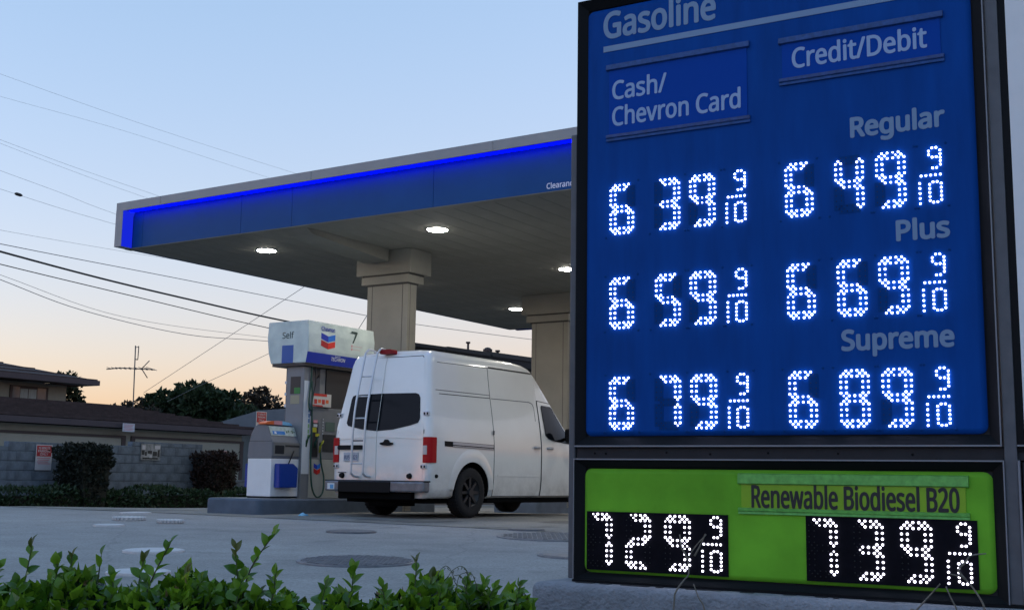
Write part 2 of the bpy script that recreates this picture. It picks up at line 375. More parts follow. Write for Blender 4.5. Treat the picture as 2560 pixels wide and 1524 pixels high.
def frame_ring(bm, ox0, ox1, oz0, oz1, ix0, ix1, iz0, iz1, yf, yb):
    # picture frame: front face at yf, sloping in to yb at the inner edge
    O_ = [(ox0, oz0), (ox1, oz0), (ox1, oz1), (ox0, oz1)]; I_ = [(ix0, iz0), (ix1, iz0), (ix1, iz1), (ix0, iz1)]
    vo = [bm.verts.new((x, yf, z)) for x, z in O_]; vi = [bm.verts.new((x, yb, z)) for x, z in I_]; vb = [bm.verts.new((x, yb + 0.05, z)) for x, z in O_]; vib = [bm.verts.new((x, yb + 0.05, z)) for x, z in I_]
    for k in range(4):
        j = (k + 1) % 4
        bm.faces.new((vo[k], vo[j], vi[j], vi[k])); bm.faces.new((vo[j], vo[k], vb[k], vb[j])); bm.faces.new((vi[k], vi[j], vib[j], vib[k])); bm.faces.new((vb[k], vb[j], vib[j], vib[k]))
def domed_panel(x0, x1, z0, z1, r, y, bulge=0.012):
    bm = bmesh.new(); rings = []
    for (ins, dy) in ((0, bulge), (0.008, bulge * .35), (0.022, 0.0)):
        o_ = rrect(x0 + ins, x1 - ins, z0 + ins, z1 - ins, max(r - ins, 0.004), 5)
        rings.append([bm.verts.new((x, y + dy, z)) for x, z in o_])
    for i in range(2):
        n = len(rings[i])
        for k in range(n):
            f = bm.faces.new((rings[i][k], rings[i][(k + 1) % n], rings[i + 1][(k + 1) % n], rings[i + 1][k])); f.smooth = True
    bm.faces.new(rings[2]); return bm

def price_sign():
    S = empty("price_sign", SO, SA, "tall blue fuel price sign with lit white numbers above a green panel", "price sign")
    # cabinet body behind the faces
    bx("cabinet", M_darkgrey, S, 0.004, 1.976, 0.03, 0.36, 0.0, 2.95)
    bm = bmesh.new(); frame_ring(bm, 0.0, 1.98, 0.646, 2.955, 0.050, 1.935, 0.690, 2.905, -0.012, 0.02); obj("panel_frame", bm, M_blackmetal, S)
    bm = bmesh.new(); frame_ring(bm, 0.0, 1.986, 0.0, 0.576, 0.050, 1.94, 0.030, 0.538, -0.012, 0.02); obj("panel_frame", bm, M_blackmetal, S)
    # bright retainer edges
    bx("frame_edge", M_edge, S, 0.0, 1.981, -0.018, 0.03, 0.6395, 0.6465)
    bx("frame_edge", M_edge, S, 0.0, 1.986, -0.018, 0.03, 0.5762, 0.5825)
    bx("frame_edge", M_edge, S, 1.9805, 1.9855, -0.018, 0.03, 0.6395, 2.955)
    bx("frame_edge", M_edge, S, 1.9865, 1.9915, -0.018, 0.03, 0.0, 0.5825)
    bx("frame_edge", M_edge, S, -0.004, 0.0, -0.018, 0.03, 0.0, 0.5825)
    bx("channel", M_darkgrey, S, 0.002, 3.35, 0.012, 0.06, 0.583, 0.639)
    for u in (0.10, 0.16, 0.48, 0.70, 0.98, 1.30, 1.62): # rivets in the channel
        bm = bmesh.new(); dome(bm, u, 0.012, 0.611 + RNG.uniform(-.006, .006), 0.006, 0.004); obj("rivet", bm, M_blackmetal, S)
    bx("side_post", M_greymetal, S, 1.992, 2.042, -0.006, 0.10, 0.0, 2.955, 0.003)
    bx("side_post", M_greymetal, S, -0.040, -0.005, 0.0, 0.12, 0.0, 2.245, 0.006)
    bx("side_strip", M_blackmetal, S, 2.043, 2.073, 0.0, 0.08, 0.62, 2.955)
    # neighbouring cabinet
    bm = bmesh.new(); prism_y(bm, rrect(2.074, 3.35, 0.70, 2.955, 0.004, 2), -0.004, 0.30); obj("logo_face", bm, M_whitepaint, S)
    bx("frame_edge", M_edge, S, 2.0435, 3.35, -0.016, 0.02, 0.6395, 0.6465)
    bx("lower_face", M_darkgrey, S, 2.06, 3.35, 0.0, 0.30, 0.02, 0.575)
    bx("frame_edge", M_edge, S, 2.0435, 2.052, -0.016, 0.02, 0.0, 0.5825)
    bx("back_plate", M_darkgrey, S, 2.031, 3.34, 0.081, 0.29, 0.0, 0.70)
    bx("sill", M_blackmetal, S, -0.006, 3.35, -0.02, 0.34, -0.012, -0.001)
    # blue face
    blue = obj("blue_panel", domed_panel(0.044, 1.931, 0.693, 2.900, 0.035, 0.010), M_bluepanel, S)
    FY = 0.010
    lettering("lettering", "Gasoline", M_letter, blue, 0.139, 0.752, 2.737, 0.134, FY - .001, 0.016)
    bx("rule_line", M_letter, blue, 0.140, 1.835, FY - .003, FY + .004, 2.6625, 2.693)
    def slot(x0, x1, zt, zb, tx, par, mfilm, mcl, ts=0.034, bs=0.028, y=FY):
        bx("label_film", mfilm, par, x0 + .014, x1 - .014, y - .004, y + .002, zb + .004, zt - ts + .004)
        bm = bmesh.new(); prism_x(bm, [(y - .002, zt), (y - .013, zt - .004), (y - .016, zt - ts + .004), (y - .008, zt - ts), (y - .002, zt - ts)], x0, x1); obj("label_holder", bm, mcl, par)
        bm = bmesh.new(); prism_x(bm, [(y - .002, zb + .006), (y - .014, zb + .004), (y - .013, zb - bs * .35), (y - .006, zb - bs * .5), (y - .010, zb - bs), (y - .002, zb - bs)], x0, x1); obj("label_holder", bm, mcl, par)
    slot(0.160, 0.920, 2.591, 2.212, None, blue, M_bluelabel, M_clear)
    slot(1.066, 1.815, 2.575, 2.367, None, blue, M_bluelabel, M_clear)
    LY = FY - .0045
    lettering("lettering", "Cash/", M_letter_b, blue, 0.192, 0.491, 2.402, 0.094, LY, 0.012)
    lettering("lettering", "Chevron Card", M_letter_b, blue, 0.192, 0.874, 2.2635, 0.094, LY, 0.012)
    lettering("lettering", "Credit/Debit", M_letter_b, blue, 1.128, 1.7436, 2.4165, 0.094, LY, 0.012)
    lettering("lettering", "Regular", M_letter, blue, 1.391, 1.807, 2.0465, 0.087, FY - .001, 0.022)
    lettering("lettering", "Plus", M_letter, blue, 1.581, 1.8105, 1.5482, 0.086, FY - .001, 0.022)
    lettering("lettering", "Supreme", M_letter, blue, 1.327, 1.812, 1.070, 0.086, FY - .001, 0.022)
    rows = [(1.950, '639', '649'), (1.4725, '659', '669'), (0.976, '679', '689')]
    for (z0, l, r_) in rows:
        for ch, x in zip(l, (0.2095, 0.4558, 0.6365)): big_digit(ch, x, z0, blue, FY, M_led, 0.0046, True)
        fraction(0.854, z0, blue, FY, M_led, 0.0044)
        for ch, x in zip(r_, (1.1125, 1.345, 1.5295)): big_digit(ch, x, z0, blue, FY, M_led, 0.0046, True)
        fraction(1.747, z0, blue, FY, M_led, 0.0044)
        # mounting screws round the modules
        for x in (0.155, 0.335, 0.398, 0.585, 0.600, 0.772, 0.790, 0.915, 1.058, 1.238, 1.29, 1.475, 1.490, 1.665, 1.680, 1.805):
            for dz in (0.016, -0.264):
                if RNG.random() < 0.72:
                    bm = bmesh.new(); dome(bm, x + RNG.uniform(-.004, .004), FY - .0005, z0 + dz, 0.0065, 0.003); obj("screw", bm, M_ledback, blue)
    # green face
    green = obj("green_panel", domed_panel(0.041, 1.941, 0.034, 0.534, 0.038, 0.010), M_greenpanel, S)
    bx("led_board", M_ledblack, green, 0.062, 0.786, FY - .006, FY + .004, 0.0475, 0.327)
    bx("led_board", M_ledblack, green, 1.150, 1.873, FY - .006, FY + .004, 0.050, 0.333)
    slot(0.838, 1.846, 0.519, 0.357, None, green, M_label_g, M_clear_g, 0.050, 0.022)
    lettering("lettering", "Renewable Biodiesel B20", M_blackink, green, 0.900, 1.8075, 0.3665, 0.097, FY - .0045, 0.012)
    for ch, x in zip('729', (0.0991, 0.3010, 0.5020)): big_digit(ch, x, 0.3140, green, FY - .006, M_led_w, 0.0056, False)
    fraction(0.7195, 0.3140, green, FY - .006, M_led_w, 0.0054)
    for ch, x in zip('739', (1.1885, 1.388, 1.590)): big_digit(ch, x, 0.3180, green, FY - .006, M_led_w, 0.0056, False)
    fraction(1.8095, 0.3180, green, FY - .006, M_led_w, 0.0054)
    # plinth
    B = empty("sign_plinth", SO, SA, "rough pale grey stucco base wall under the price sign", "wall")
    bm = bmesh.new(); box(bm, -0.165, 3.6, -0.155, 0.62, -0.72, -0.014, 0.035, 3)
    bmesh.ops.subdivide_edges(bm, edges=[e for e in bm.edges if e.calc_length() > 0.3], cuts=14, use_grid_fill=True)
    for v in bm.verts:
        v.co += Vector((RNG.uniform(-1, 1), RNG.uniform(-1, 1), RNG.uniform(-1, 1))) * 0.0022
    obj("wall_body", bm, M_stucco, B, smooth=True)
    for k, (u, l) in enumerate(((0.03, .09), (0.16, .05), (0.27, .14), (0.45, .03), (0.60, .17), (0.86, .06), (1.06, .05), (1.20, .05), (1.28, .02), (1.42, .12))):
        bx("joint_gap", M_blackink, B, u, u + l, -0.055, -0.020, -0.0145, -0.0115)
price_sign()

# ------------------------------------------------------------------ dry weeds before the sign
def dry_weed(name, label, stems):
    m = mat("dry_twig_bark", (0.17, 0.15, 0.12), 0.6, var=0.4, vscale=60)
    base = stems[0][0]; loc = SO + S1 * base[0] + S2 * (-0.33) + Vector((0, 0, 0)); g = gz(loc.y)
    t = empty(name, (loc.x, loc.y, g), SA, label, "dry weed", "dry weeds before the sign")
    for st in stems:
        pts = [Vector((u - base[0], dy, v + SO.z - g)) for (u, v, dy) in st]
        if st is stems[0] or st[0][1] < 0.0:
            pts = [Vector((pts[0].x - 0.03, 0.0, 0.0))] + pts
        bm = bmesh.new(); P = smooth_path(pts, 5); n = len(P)
        tube(bm, P, [0.0042 * (1 - 0.6 * i / n) + 0.0006 for i in range(n)], 6); obj("stem", bm, m, t)
    return t
dry_weed("dry_weed", "dry forked weed stalk before the left green price numbers",
    [[(0.655, -.06, 0), (0.664, -.003, 0), (0.700, .05, .01), (0.717, .076, .02), (0.711, .136, .03), (0.745, .19, .02), (0.807, .249, .0)],
     [(0.745, .155, .02), (0.775, .20, .01), (0.803, .252, 0.0)], [(0.711, .136, .03), (0.685, .19, .02), (0.676, .245, .02)],
     [(0.79, -.10, .02), (0.765, -.02, .01), (0.743, .035, .01)]])
dry_weed("dry_weed", "dry weed stalk with spread twigs before the right green price numbers",
    [[(1.84, -.05, 0), (1.8376, -.004, 0), (1.8185, .04, .0), (1.7985, .082, .01)], [(1.65, -.05, .02), (1.6826, -.0145, .02), (1.74, .05, .02), (1.7776, .0914, .01)],
     [(1.94, 0.0, .01), (1.9277, .038, .01), (1.8735, .113, .01), (1.816, .1315, .01)], [(1.8735, .113, .01), (1.85, .15, .0), (1.876, .178, .0), (1.898, .206, 0), (1.955, .2165, 0)]])

# ------------------------------------------------------------------ canopy
AL, BF, HS = -18.90, 15.066, 5.0      # left edge, front edge, soffit height
CLEN, CDEP = 17.0, 14.24
def canopy():
    K = empty("canopy", W(AL, BF, 0.0), CA, "flat station canopy with blue glowing fascia on clad columns", "canopy")
    # soffit planks run front to back
    me = None; wdt = 0.405; n = int((CLEN - 0.1) / wdt)
    for i in range(n):
        if me is None:
            bm = bmesh.new(); box(bm, 0.004, wdt - 0.004, 0.302, CDEP - 0.06, 0.0, 0.03, 0.003, 1)
            me = bm_mesh("soffit_panel", bm, M_soffit)
        link("soffit_panel", me, K, (0.06 + i * wdt, 0, HS))
    bx("roof_deck", M_joint, K, 0.06, CLEN - 0.06, 0.305, CDEP - 0.06, HS + 0.031, HS + 0.80)
    bx("edge_trim", M_soffit, K, 0.0, CLEN, 0.255, 0.42, HS - 0.012, HS - 0.001)
    # front fascia: blue sheets set back under a projecting pale band
    jx = [0.22, 0.50, 3.15, 4.40, 7.50, 10.65, 13.8, CLEN]
    for i in range(len(jx) - 1):
        bx("fascia_panel", M_fascia, K, jx[i] + 0.0025, jx[i + 1] - 0.0025, 0.25, 0.30, HS, HS + 0.72, 0.003, 1)
    bj = [0.0, 1.25, 5.05, 8.82, 12.6, CLEN]
    for i in range(len(bj) - 1):
        bm = bmesh.new(); prism_x(bm, [(0.30, HS + 0.865), (0.0, HS + 0.865), (0.0, HS + 0.700), (0.012, HS + 0.700), (0.012, HS + 0.720), (0.29, HS + 0.720)], bj[i] + 0.004, bj[i + 1] - 0.004)
        obj("top_band", bm, M_band, K)
    bx("band_underside", M_fasciain, K, 0.01, CLEN, 0.0125, 0.249, HS + 0.712, HS + 0.719)
    bx("led_strip", M_bluestrip, K, 0.25, CLEN, 0.125, 0.155, HS + 0.690, HS + 0.7115)
    # left end: band turns down into an upright whose inner return emits in place of LED light falling on it
    bx("end_upright", M_band, K, -0.004, 0.20, 0.0, 0.25, HS - 0.004, HS + 0.699, 0.004, 1)
    bm = bmesh.new(); prism_y(bm, [(0.2005, HS), (0.215, HS), (0.215, HS + 0.62), (0.235, HS + 0.67), (0.27, HS + 0.697), (0.2005, HS + 0.697)], 0.004, 0.248); obj("end_return", bm, M_blueglow, K)
    bx("roof_bracket", M_darkgrey, K, 0.28, 0.62, 0.1, 0.4, HS + 0.866, HS + 0.895)
    # left, back and right sides
    for (nm, x0, x1, y0, y1) in (("side_fascia", 0.0, 0.05, 0.26, CDEP), ("side_fascia", CLEN - 0.05, CLEN, 0.31, CDEP), ("back_fascia", 0.051, CLEN - 0.051, CDEP - 0.05, CDEP)):
        bx(nm, M_fascia, K, x0, x1, y0, y1, HS - 0.002, HS + 0.70); bx("top_band", M_band, K, x0 - 0.004, x1 + 0.004, y0 + .05, y1 + 0.004, HS + 0.701, HS + 0.865)
    bx("corner_bump", M_fasciain, K, 0.20, 0.75, CDEP - 0.001, CDEP + 0.12, HS - 0.02, HS + 0.5)
    lettering("lettering", "Clearance", mat("white_print", (0.7, 0.74, 0.82), 0.5), K, 9.655, 10.18, HS + 0.045, 0.085, 0.2495, 0.012)
    # ceiling beam from the front to the first column
    bm = bmesh.new(); prism_x(bm, [(0.35, HS - 0.001), (0.60, HS - 0.10), (2.73, HS - 0.235), (2.73, HS - 0.001)], 4.05, 4.62); obj("beam", bm, M_soffit, K)
    # columns
    for (b0, lab) in ((17.87 - BF, "clad column behind the pump"), (23.97 - BF, "clad column next to the price sign")):
        x0, x1 = -14.852 - AL, -13.86 - AL; y0, y1 = b0 + 0.02, b0 + 0.30
        c = bx("column", M_column, K, x0, x1, y0, y1, 0.02, HS - 0.001, 0.012, 2); c['label'] = lab
        bx("column_cap", M_column, c, x0 - 0.27, x1 + 0.07, y0 - 0.03, b0 + 0.66, HS - 0.47, HS - 0.002, 0.006, 1)
        bx("shadow_gap", M_joint, c, x0 - 0.12, x1 + 0.02, y0 - 0.012, b0 + 0.50, HS - 0.50, HS - 0.471)
        bx("column_trim", M_column, c, x0 - 0.14, x1 + 0.02, y0 - 0.022, b0 + 0.49, HS - 0.655, HS - 0.501, 0.006, 1)
        bx("shadow_gap", M_joint, c, x0 - 0.03, x1 + 0.006, y0 - 0.006, y1 + 0.03, HS - 0.690, HS - 0.656)
        for xx in (x0 + 0.125, x1 - 0.125): bx("cladding_joint", M_joint, c, xx - 0.005, xx + 0.005, y0 - 0.0025, y0 + 0.01, 0.03, HS - 0.691)
        bx("cladding_joint", M_joint, c, x1 - 0.01, x1 + 0.0025, y0 + 0.075, y0 + 0.082, 0.03, HS - 0.691)
canopy()
def canopy_light(a, b, label):
    t = empty("canopy_light", W(a, b, HS), CA, label, "ceiling light", "round white lights in the canopy ceiling")
    bm = bmesh.new(); bmesh.ops.create_cone(bm, cap_ends=True, segments=48, radius1=0.19, radius2=0.215, depth=0.012)
    obj("housing", bm, M_soffit, t, loc=(0, 0, -0.0075))
    bm = bmesh.new(); n = 48; rings = []
    for (r, z) in ((0.180, -0.0142), (0.180, -0.018), (0.150, -0.024), (0.08, -0.027)):
        rings.append([bm.verts.new((r * math.cos(2 * math.pi * k / n), r * math.sin(2 * math.pi * k / n), z)) for k in range(n)])
    for i in range(3):
        for k in range(n): bm.faces.new((rings[i][k], rings[i][(k + 1) % n], rings[i + 1][(k + 1) % n], rings[i + 1][k]))
    bm.faces.new(rings[3]); bm.faces.new(rings[0]); obj("lens", bm, M_lamp, t)
canopy_light(-16.47, 16.74, "leftmost round ceiling light, near the blue canopy corner")
canopy_light(-12.35, 16.74, "largest round ceiling light, above right of the front column cap")
canopy_light(-16.43, 21.26, "round ceiling light almost hidden behind the front column trim")
canopy_light(-12.30, 21.26, "round ceiling light cut off by the price sign edge")
canopy_light(-16.38, 25.70, "lowest round ceiling light, beside the rear column cap")
canopy_light(-8.20, 16.74, "round ceiling light in the front row hidden behind the price sign")
canopy_light(-8.20, 21.26, "round ceiling light in the middle row hidden behind the price sign")
canopy_light(-12.30, 25.70, "round ceiling light at the back hidden behind the price sign")

# ------------------------------------------------------------------ manhole and fill covers
M_iron = mat("dark_cast_iron", (0.115, 0.125, 0.145), 0.5, metal=0.2, var=0.3, vscale=12, bump=0.6, bscale=60, bdist=0.01)
M_tread = mat("tread_cover_metal", (0.16, 0.175, 0.20), 0.5, metal=0.2, var=0.35, vscale=9)
M_whitecover = mat("white_painted_cover", (0.55, 0.53, 0.53), 0.6, var=0.15, vscale=9)
M_rubber = mat("rubber", (0.008, 0.008, 0.009), 0.85, var=0.3, vscale=30, bump=0.3, bscale=60)
def cover(name, x, y, dia, m, label, tread=False, raised=0.0, ring=True):
    z = gz(y) + 0.007; dy = 0.3; slope = math.atan2(gz(y + dy) - gz(y - dy), 2 * dy)
    t = empty(name, (x, y, z), 0, label, "cover", "round covers set in the pavement"); t.rotation_euler = (slope, 0, 0)
    def disc(r0, r1, h0, h1, mm, nm, n=40):
        bm = bmesh.new(); bmesh.ops.create_cone(bm, cap_ends=True, segments=n, radius1=r0, radius2=r1, depth=h1 - h0); obj(nm, bm, mm, t, loc=(0, 0, (h0 + h1) / 2))
    if ring: disc(dia / 2, dia / 2 - 0.006, -0.03, 0.008, M_tread if tread else m, "rim")
    disc(dia / 2 * (0.93 if ring else 1), dia / 2 * (0.92 if ring else .96), -0.02, 0.013 + raised, m, "lid")
    if tread:
        bm = bmesh.new(); s = dia / 26
        for i in range(-12, 13):
            for j in range(-12, 13):
                px, py = i * s, j * s
                if (i + j) % 2 == 0 and math.hypot(px, py) < dia * 0.44: box(bm, px - s * .42, px + s * .42, py - s * .42, py + s * .42, 0.012, 0.018)
        o = obj("tread", bm, M_tread, t)
    if raised > 0.015:
        bm = bmesh.new()
        for k in range(22):
            a = 2 * math.pi * k / 22; box(bm, dia / 2 * math.cos(a) - .016, dia / 2 * math.cos(a) + .016, dia / 2 * math.sin(a) - .016, dia / 2 * math.sin(a) + .016, 0.0, raised + .016, 0.006, 1)
        obj("lug", bm, m, t)
cover("manhole_cover", -1.36, 11.00, 1.09, M_iron, "largest dark round manhole cover, in open pavement behind the hedge", True)
cover("manhole_cover", -1.95, 15.10, 0.635, M_iron, "plain dark round cover between the big manhole and the van")
cover("manhole_cover", 0.60, 14.71, 1.50, M_tread, "wide treaded tank cover half hidden by the sign", True)
cover("manhole_cover", 0.68, 11.99, 0.80, M_tread, "faint grey cover at the sign's left edge above the plinth")
cover("manhole_cover", 0.236, 16.10, 0.51, M_iron, "thin dark cover in front of the van's side door")
cover("fill_cover", -3.417, 11.77, 0.59, M_whitecover, "large white round fill cover just behind the hedge leaves")
cover("fill_cover", -2.937, 9.735, 0.51, M_whitecover, "white fill cover mostly hidden by the hedge leaves")
cover("fill_cover", -5.127, 15.62, 0.40, M_whitecover, "small flat pale cover, nearest of the far white group")
cover("fill_cover", -5.954, 19.40, 0.50, M_whitecover, "faint pale cover farthest away near the low hedge")
cover("fill_cover", -5.317, 17.05, 0.42, M_whitecover, "raised white lugged cover left of its raised twin", raised=0.03)
cover("fill_cover", -4.58, 16.47, 0.33, M_whitecover, "smaller raised white lugged cover right of its twin", raised=0.028)

# ------------------------------------------------------------------ pump islands
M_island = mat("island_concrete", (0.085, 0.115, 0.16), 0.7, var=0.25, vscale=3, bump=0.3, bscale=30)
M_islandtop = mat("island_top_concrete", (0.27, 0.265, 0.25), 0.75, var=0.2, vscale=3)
def island(a0, a1, b0, b1, z0, z1, label):
    t = empty("pump_island", W(a0, b0, z0), CA, label, "island", "raised pump islands")
    bm = bmesh.new(); pts = rrect(0, a1 - a0, 0, b1 - b0, 0.12, 6)
    lo = [bm.verts.new((x, y, -0.15)) for x, y in pts]; h = z1 - z0
    hi = [bm.verts.new((x, y, h - 0.03)) for x, y in pts]
    ins = [bm.verts.new((x, y, h)) for x, y in rrect(0.03, a1 - a0 - 0.03, 0.03, b1 - b0 - 0.03, 0.09, 6)]
    n = len(pts)
    for k in range(n):
        j = (k + 1) % n; bm.faces.new((lo[k], lo[j], hi[j], hi[k])); f = bm.faces.new((hi[k], hi[j], ins[j], ins[k])); f.smooth = True
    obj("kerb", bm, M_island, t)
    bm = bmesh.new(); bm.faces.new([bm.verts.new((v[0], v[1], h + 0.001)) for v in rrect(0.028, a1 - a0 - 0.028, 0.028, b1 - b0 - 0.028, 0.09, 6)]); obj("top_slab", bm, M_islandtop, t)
island(-15.10, -13.86, 14.18, 19.0, 0.0, 0.275, "grey pump island under pump number seven")
island(-15.10, -13.86, 22.8, 28.0, -0.02, 0.25, "second pump island seen beneath the van")

# ------------------------------------------------------------------ service bin
M_bin_white = mat("white_bin_enamel", (0.78, 0.79, 0.80), 0.4, var=0.05, vscale=4)
M_hood = mat("grey_bin_hood", (0.17, 0.175, 0.19), 0.5, var=0.08, vscale=5)
M_hood_f = mat("taupe_bin_front", (0.20, 0.19, 0.175), 0.5, var=0.08, vscale=5)
M_bucket = mat("blue_bucket_plastic", (0.006, 0.045, 0.30), 0.35)
M_card = mat("printed_card", (0.62, 0.66, 0.62), 0.5, color2=(0.42, 0.48, 0.40), vscale=14)
M_cardblue = mat("card_blue", (0.03, 0.20, 0.55), 0.45)
M_orange = mat("orange_print", (0.75, 0.14, 0.03), 0.45)
M_pinkred = mat("pink_red_print", (0.70, 0.30, 0.33), 0.5)
M_skyblue = mat("sky_blue_print", (0.25, 0.55, 0.80), 0.45)
def bin_unit():
    z0 = 0.276; T = empty("service_bin", W(-14.69, 14.715, z0), CA, "white and grey windshield service bin with blue buckets on island", "bin")
    w, d = 0.54, 0.665
    bx("bin_base", M_darkgrey, T, 0.012, w - 0.012, 0.012, d - 0.012, 0.0, 0.03)
    bx("bin_cabinet", M_bin_white, T, 0.0, w, 0.0, d, 0.03, 0.655, 0.008)
    # hood with a curved profile across its width
    prof = [(0.0, 0.656), (w, 0.656), (w + 0.012, 0.70), (w + 0.004, 0.93), (w - 0.05, 1.03), (w - 0.12, 1.19), (w - 0.17, 1.222), (0.20, 1.222), (0.13, 1.18), (0.06, 1.07), (0.01, 0.90), (-0.012, 0.70)]
    bm = bmesh.new(); prism_y(bm, prof, -0.006, d + 0.02); bmesh.ops.bevel(bm, geom=bm.edges[:], offset=0.006, segments=1, affect='EDGES'); hood = obj("hood", bm, M_hood, T)
    bx("hood_seam", M_joint, hood, 0.012, w - 0.004, -0.0085, -0.005, 0.938, 0.944)
    bx("hood_front", M_hood_f, hood, w - 0.02, w + 0.016, 0.03, d - 0.0, 0.70, 0.925, 0.004, 1)
    bx("towel_slot", M_blackink, hood, w + 0.006, w + 0.019, 0.055, 0.275, 0.735, 0.875)
    bx("slot_shade", M_joint, hood, w + 0.006, w + 0.020, 0.30, 0.64, 0.855, 0.885)
    # advertising card on the slope
    def slope_pt(t): return (w - 0.05 + (-0.07) * t, 1.03 + 0.16 * t)
    def card(nm, m, y0, y1, t0, t1, off):
        bm = bmesh.new(); nx, nz = 0.916, 0.401; q = []
        for (yy, tt) in ((y0, t0), (y1, t0), (y1, t1), (y0, t1)):
            x, z = slope_pt(tt); q.append((x + nx * off, yy, z + nz * off))
        a = [bm.verts.new(v) for v in q]; b = [bm.verts.new((v[0] - nx * .004, v[1], v[2] - nz * .004)) for v in q]
        bm.faces.new(a); bm.faces.new(b[::-1])
        for k in range(4): bm.faces.new((a[k], b[k], b[(k + 1) % 4], a[(k + 1) % 4]))
        obj(nm, bm, m, hood)
    card("card", M_card, 0.02, 0.63, 0.05, 1.0, 0.008); card("card_print", M_cardblue, 0.07, 0.36, 0.15, 0.50, 0.0125); card("card_print", mat("card_white", (0.7, .72, .72), .5), 0.10, 0.15, 0.2, 0.44, 0.017)
    for k in range(5): card("card_print", mat("card_green", (0.12, 0.17, 0.08), .6), 0.40 + 0.045 * k, 0.425 + 0.045 * k, 0.35 + 0.08 * (k % 3), 0.55 + 0.1 * (k % 2), 0.0125)
    # oval topper
    for (nm, m, y0, y1) in (("topper", M_orange, -0.04, 0.16), ("topper", M_pinkred, 0.16, 0.36), ("topper", M_skyblue, 0.36, 0.60)):
        bm = bmesh.new(); pr = []
        for k in range(9):
            y = y0 + (y1 - y0) * k / 8; hh = 0.062 * math.sqrt(max(0, 1 - ((y - 0.28) / 0.325) ** 2)); pr.append((y, 1.223 + hh + 0.004))
        prism_x(bm, [(y0, 1.2225)] + pr + [(y1, 1.2225)], w - 0.30, w - 0.13); obj(nm, bm, m, T)
    # buckets
    def bucket(nm, x0, x1, sgn):
        bm = bmesh.new(); o_ = [(0.07, 0.175), (0.50, 0.18), (0.515, 0.50), (0.40, 0.575), (0.07, 0.57)]
        prism_x(bm, o_, x0, x1); bmesh.ops.bevel(bm, geom=bm.edges[:], offset=0.01, segments=2, affect='EDGES'); b = obj("bucket", bm, M_bucket, T)
        return b
    bucket("bucket", w + 0.002, w + 0.13, 1); bucket("bucket", -0.13, -0.002, -1)
    q = empty("squeegee", W(-14.69, 14.715, z0), CA, "black squeegee handle standing in the blue bucket", "squeegee")
    tb("handle", M_rubber, q, [(w + 0.06, 0.30, 0.45), (w + 0.065, 0.335, 0.56), (w + 0.05, 0.475, 0.79)], 0.011, 8)
    bx("blade", M_rubber, q, w + 0.03, w + 0.09, 0.23, 0.37, 0.42, 0.449)
bin_unit()

# ------------------------------------------------------------------ fuel dispenser number seven
def chevron(parent, cx, cz, wd, h, axis_y, along='y'):
    # two stacked chevrons, each in a darker and a lighter half; drawn on the +x face at x = axis_y
    dk = [mat("logo_dark_blue", (0.01, 0.035, 0.42), .45), mat("logo_light_blue", (0.015, 0.17, 0.66), .45), mat("logo_dark_red", (0.42, 0.012, 0.018), .45), mat("logo_red", (0.72, 0.03, 0.02), .45)]
    hw = wd / 2; vh = h * 0.42; dip = h * 0.17; gap = h * 0.05
    for r, z in ((0, cz), (1, cz - vh - gap)):
        for s in (0, 1):
            if s == 0: q = [(cx - hw, z), (cx - hw, z - vh + dip * .15), (cx, z - vh - dip * .9), (cx, z - dip)]
            else: q = [(cx, z - dip), (cx, z - vh - dip * .9), (cx + hw, z - vh + dip * .15), (cx + hw, z)]
            bm = bmesh.new(); prism_x(bm, q, axis_y - 0.001, axis_y + 0.003); obj("emblem", bm, dk[r * 2 + s], parent)
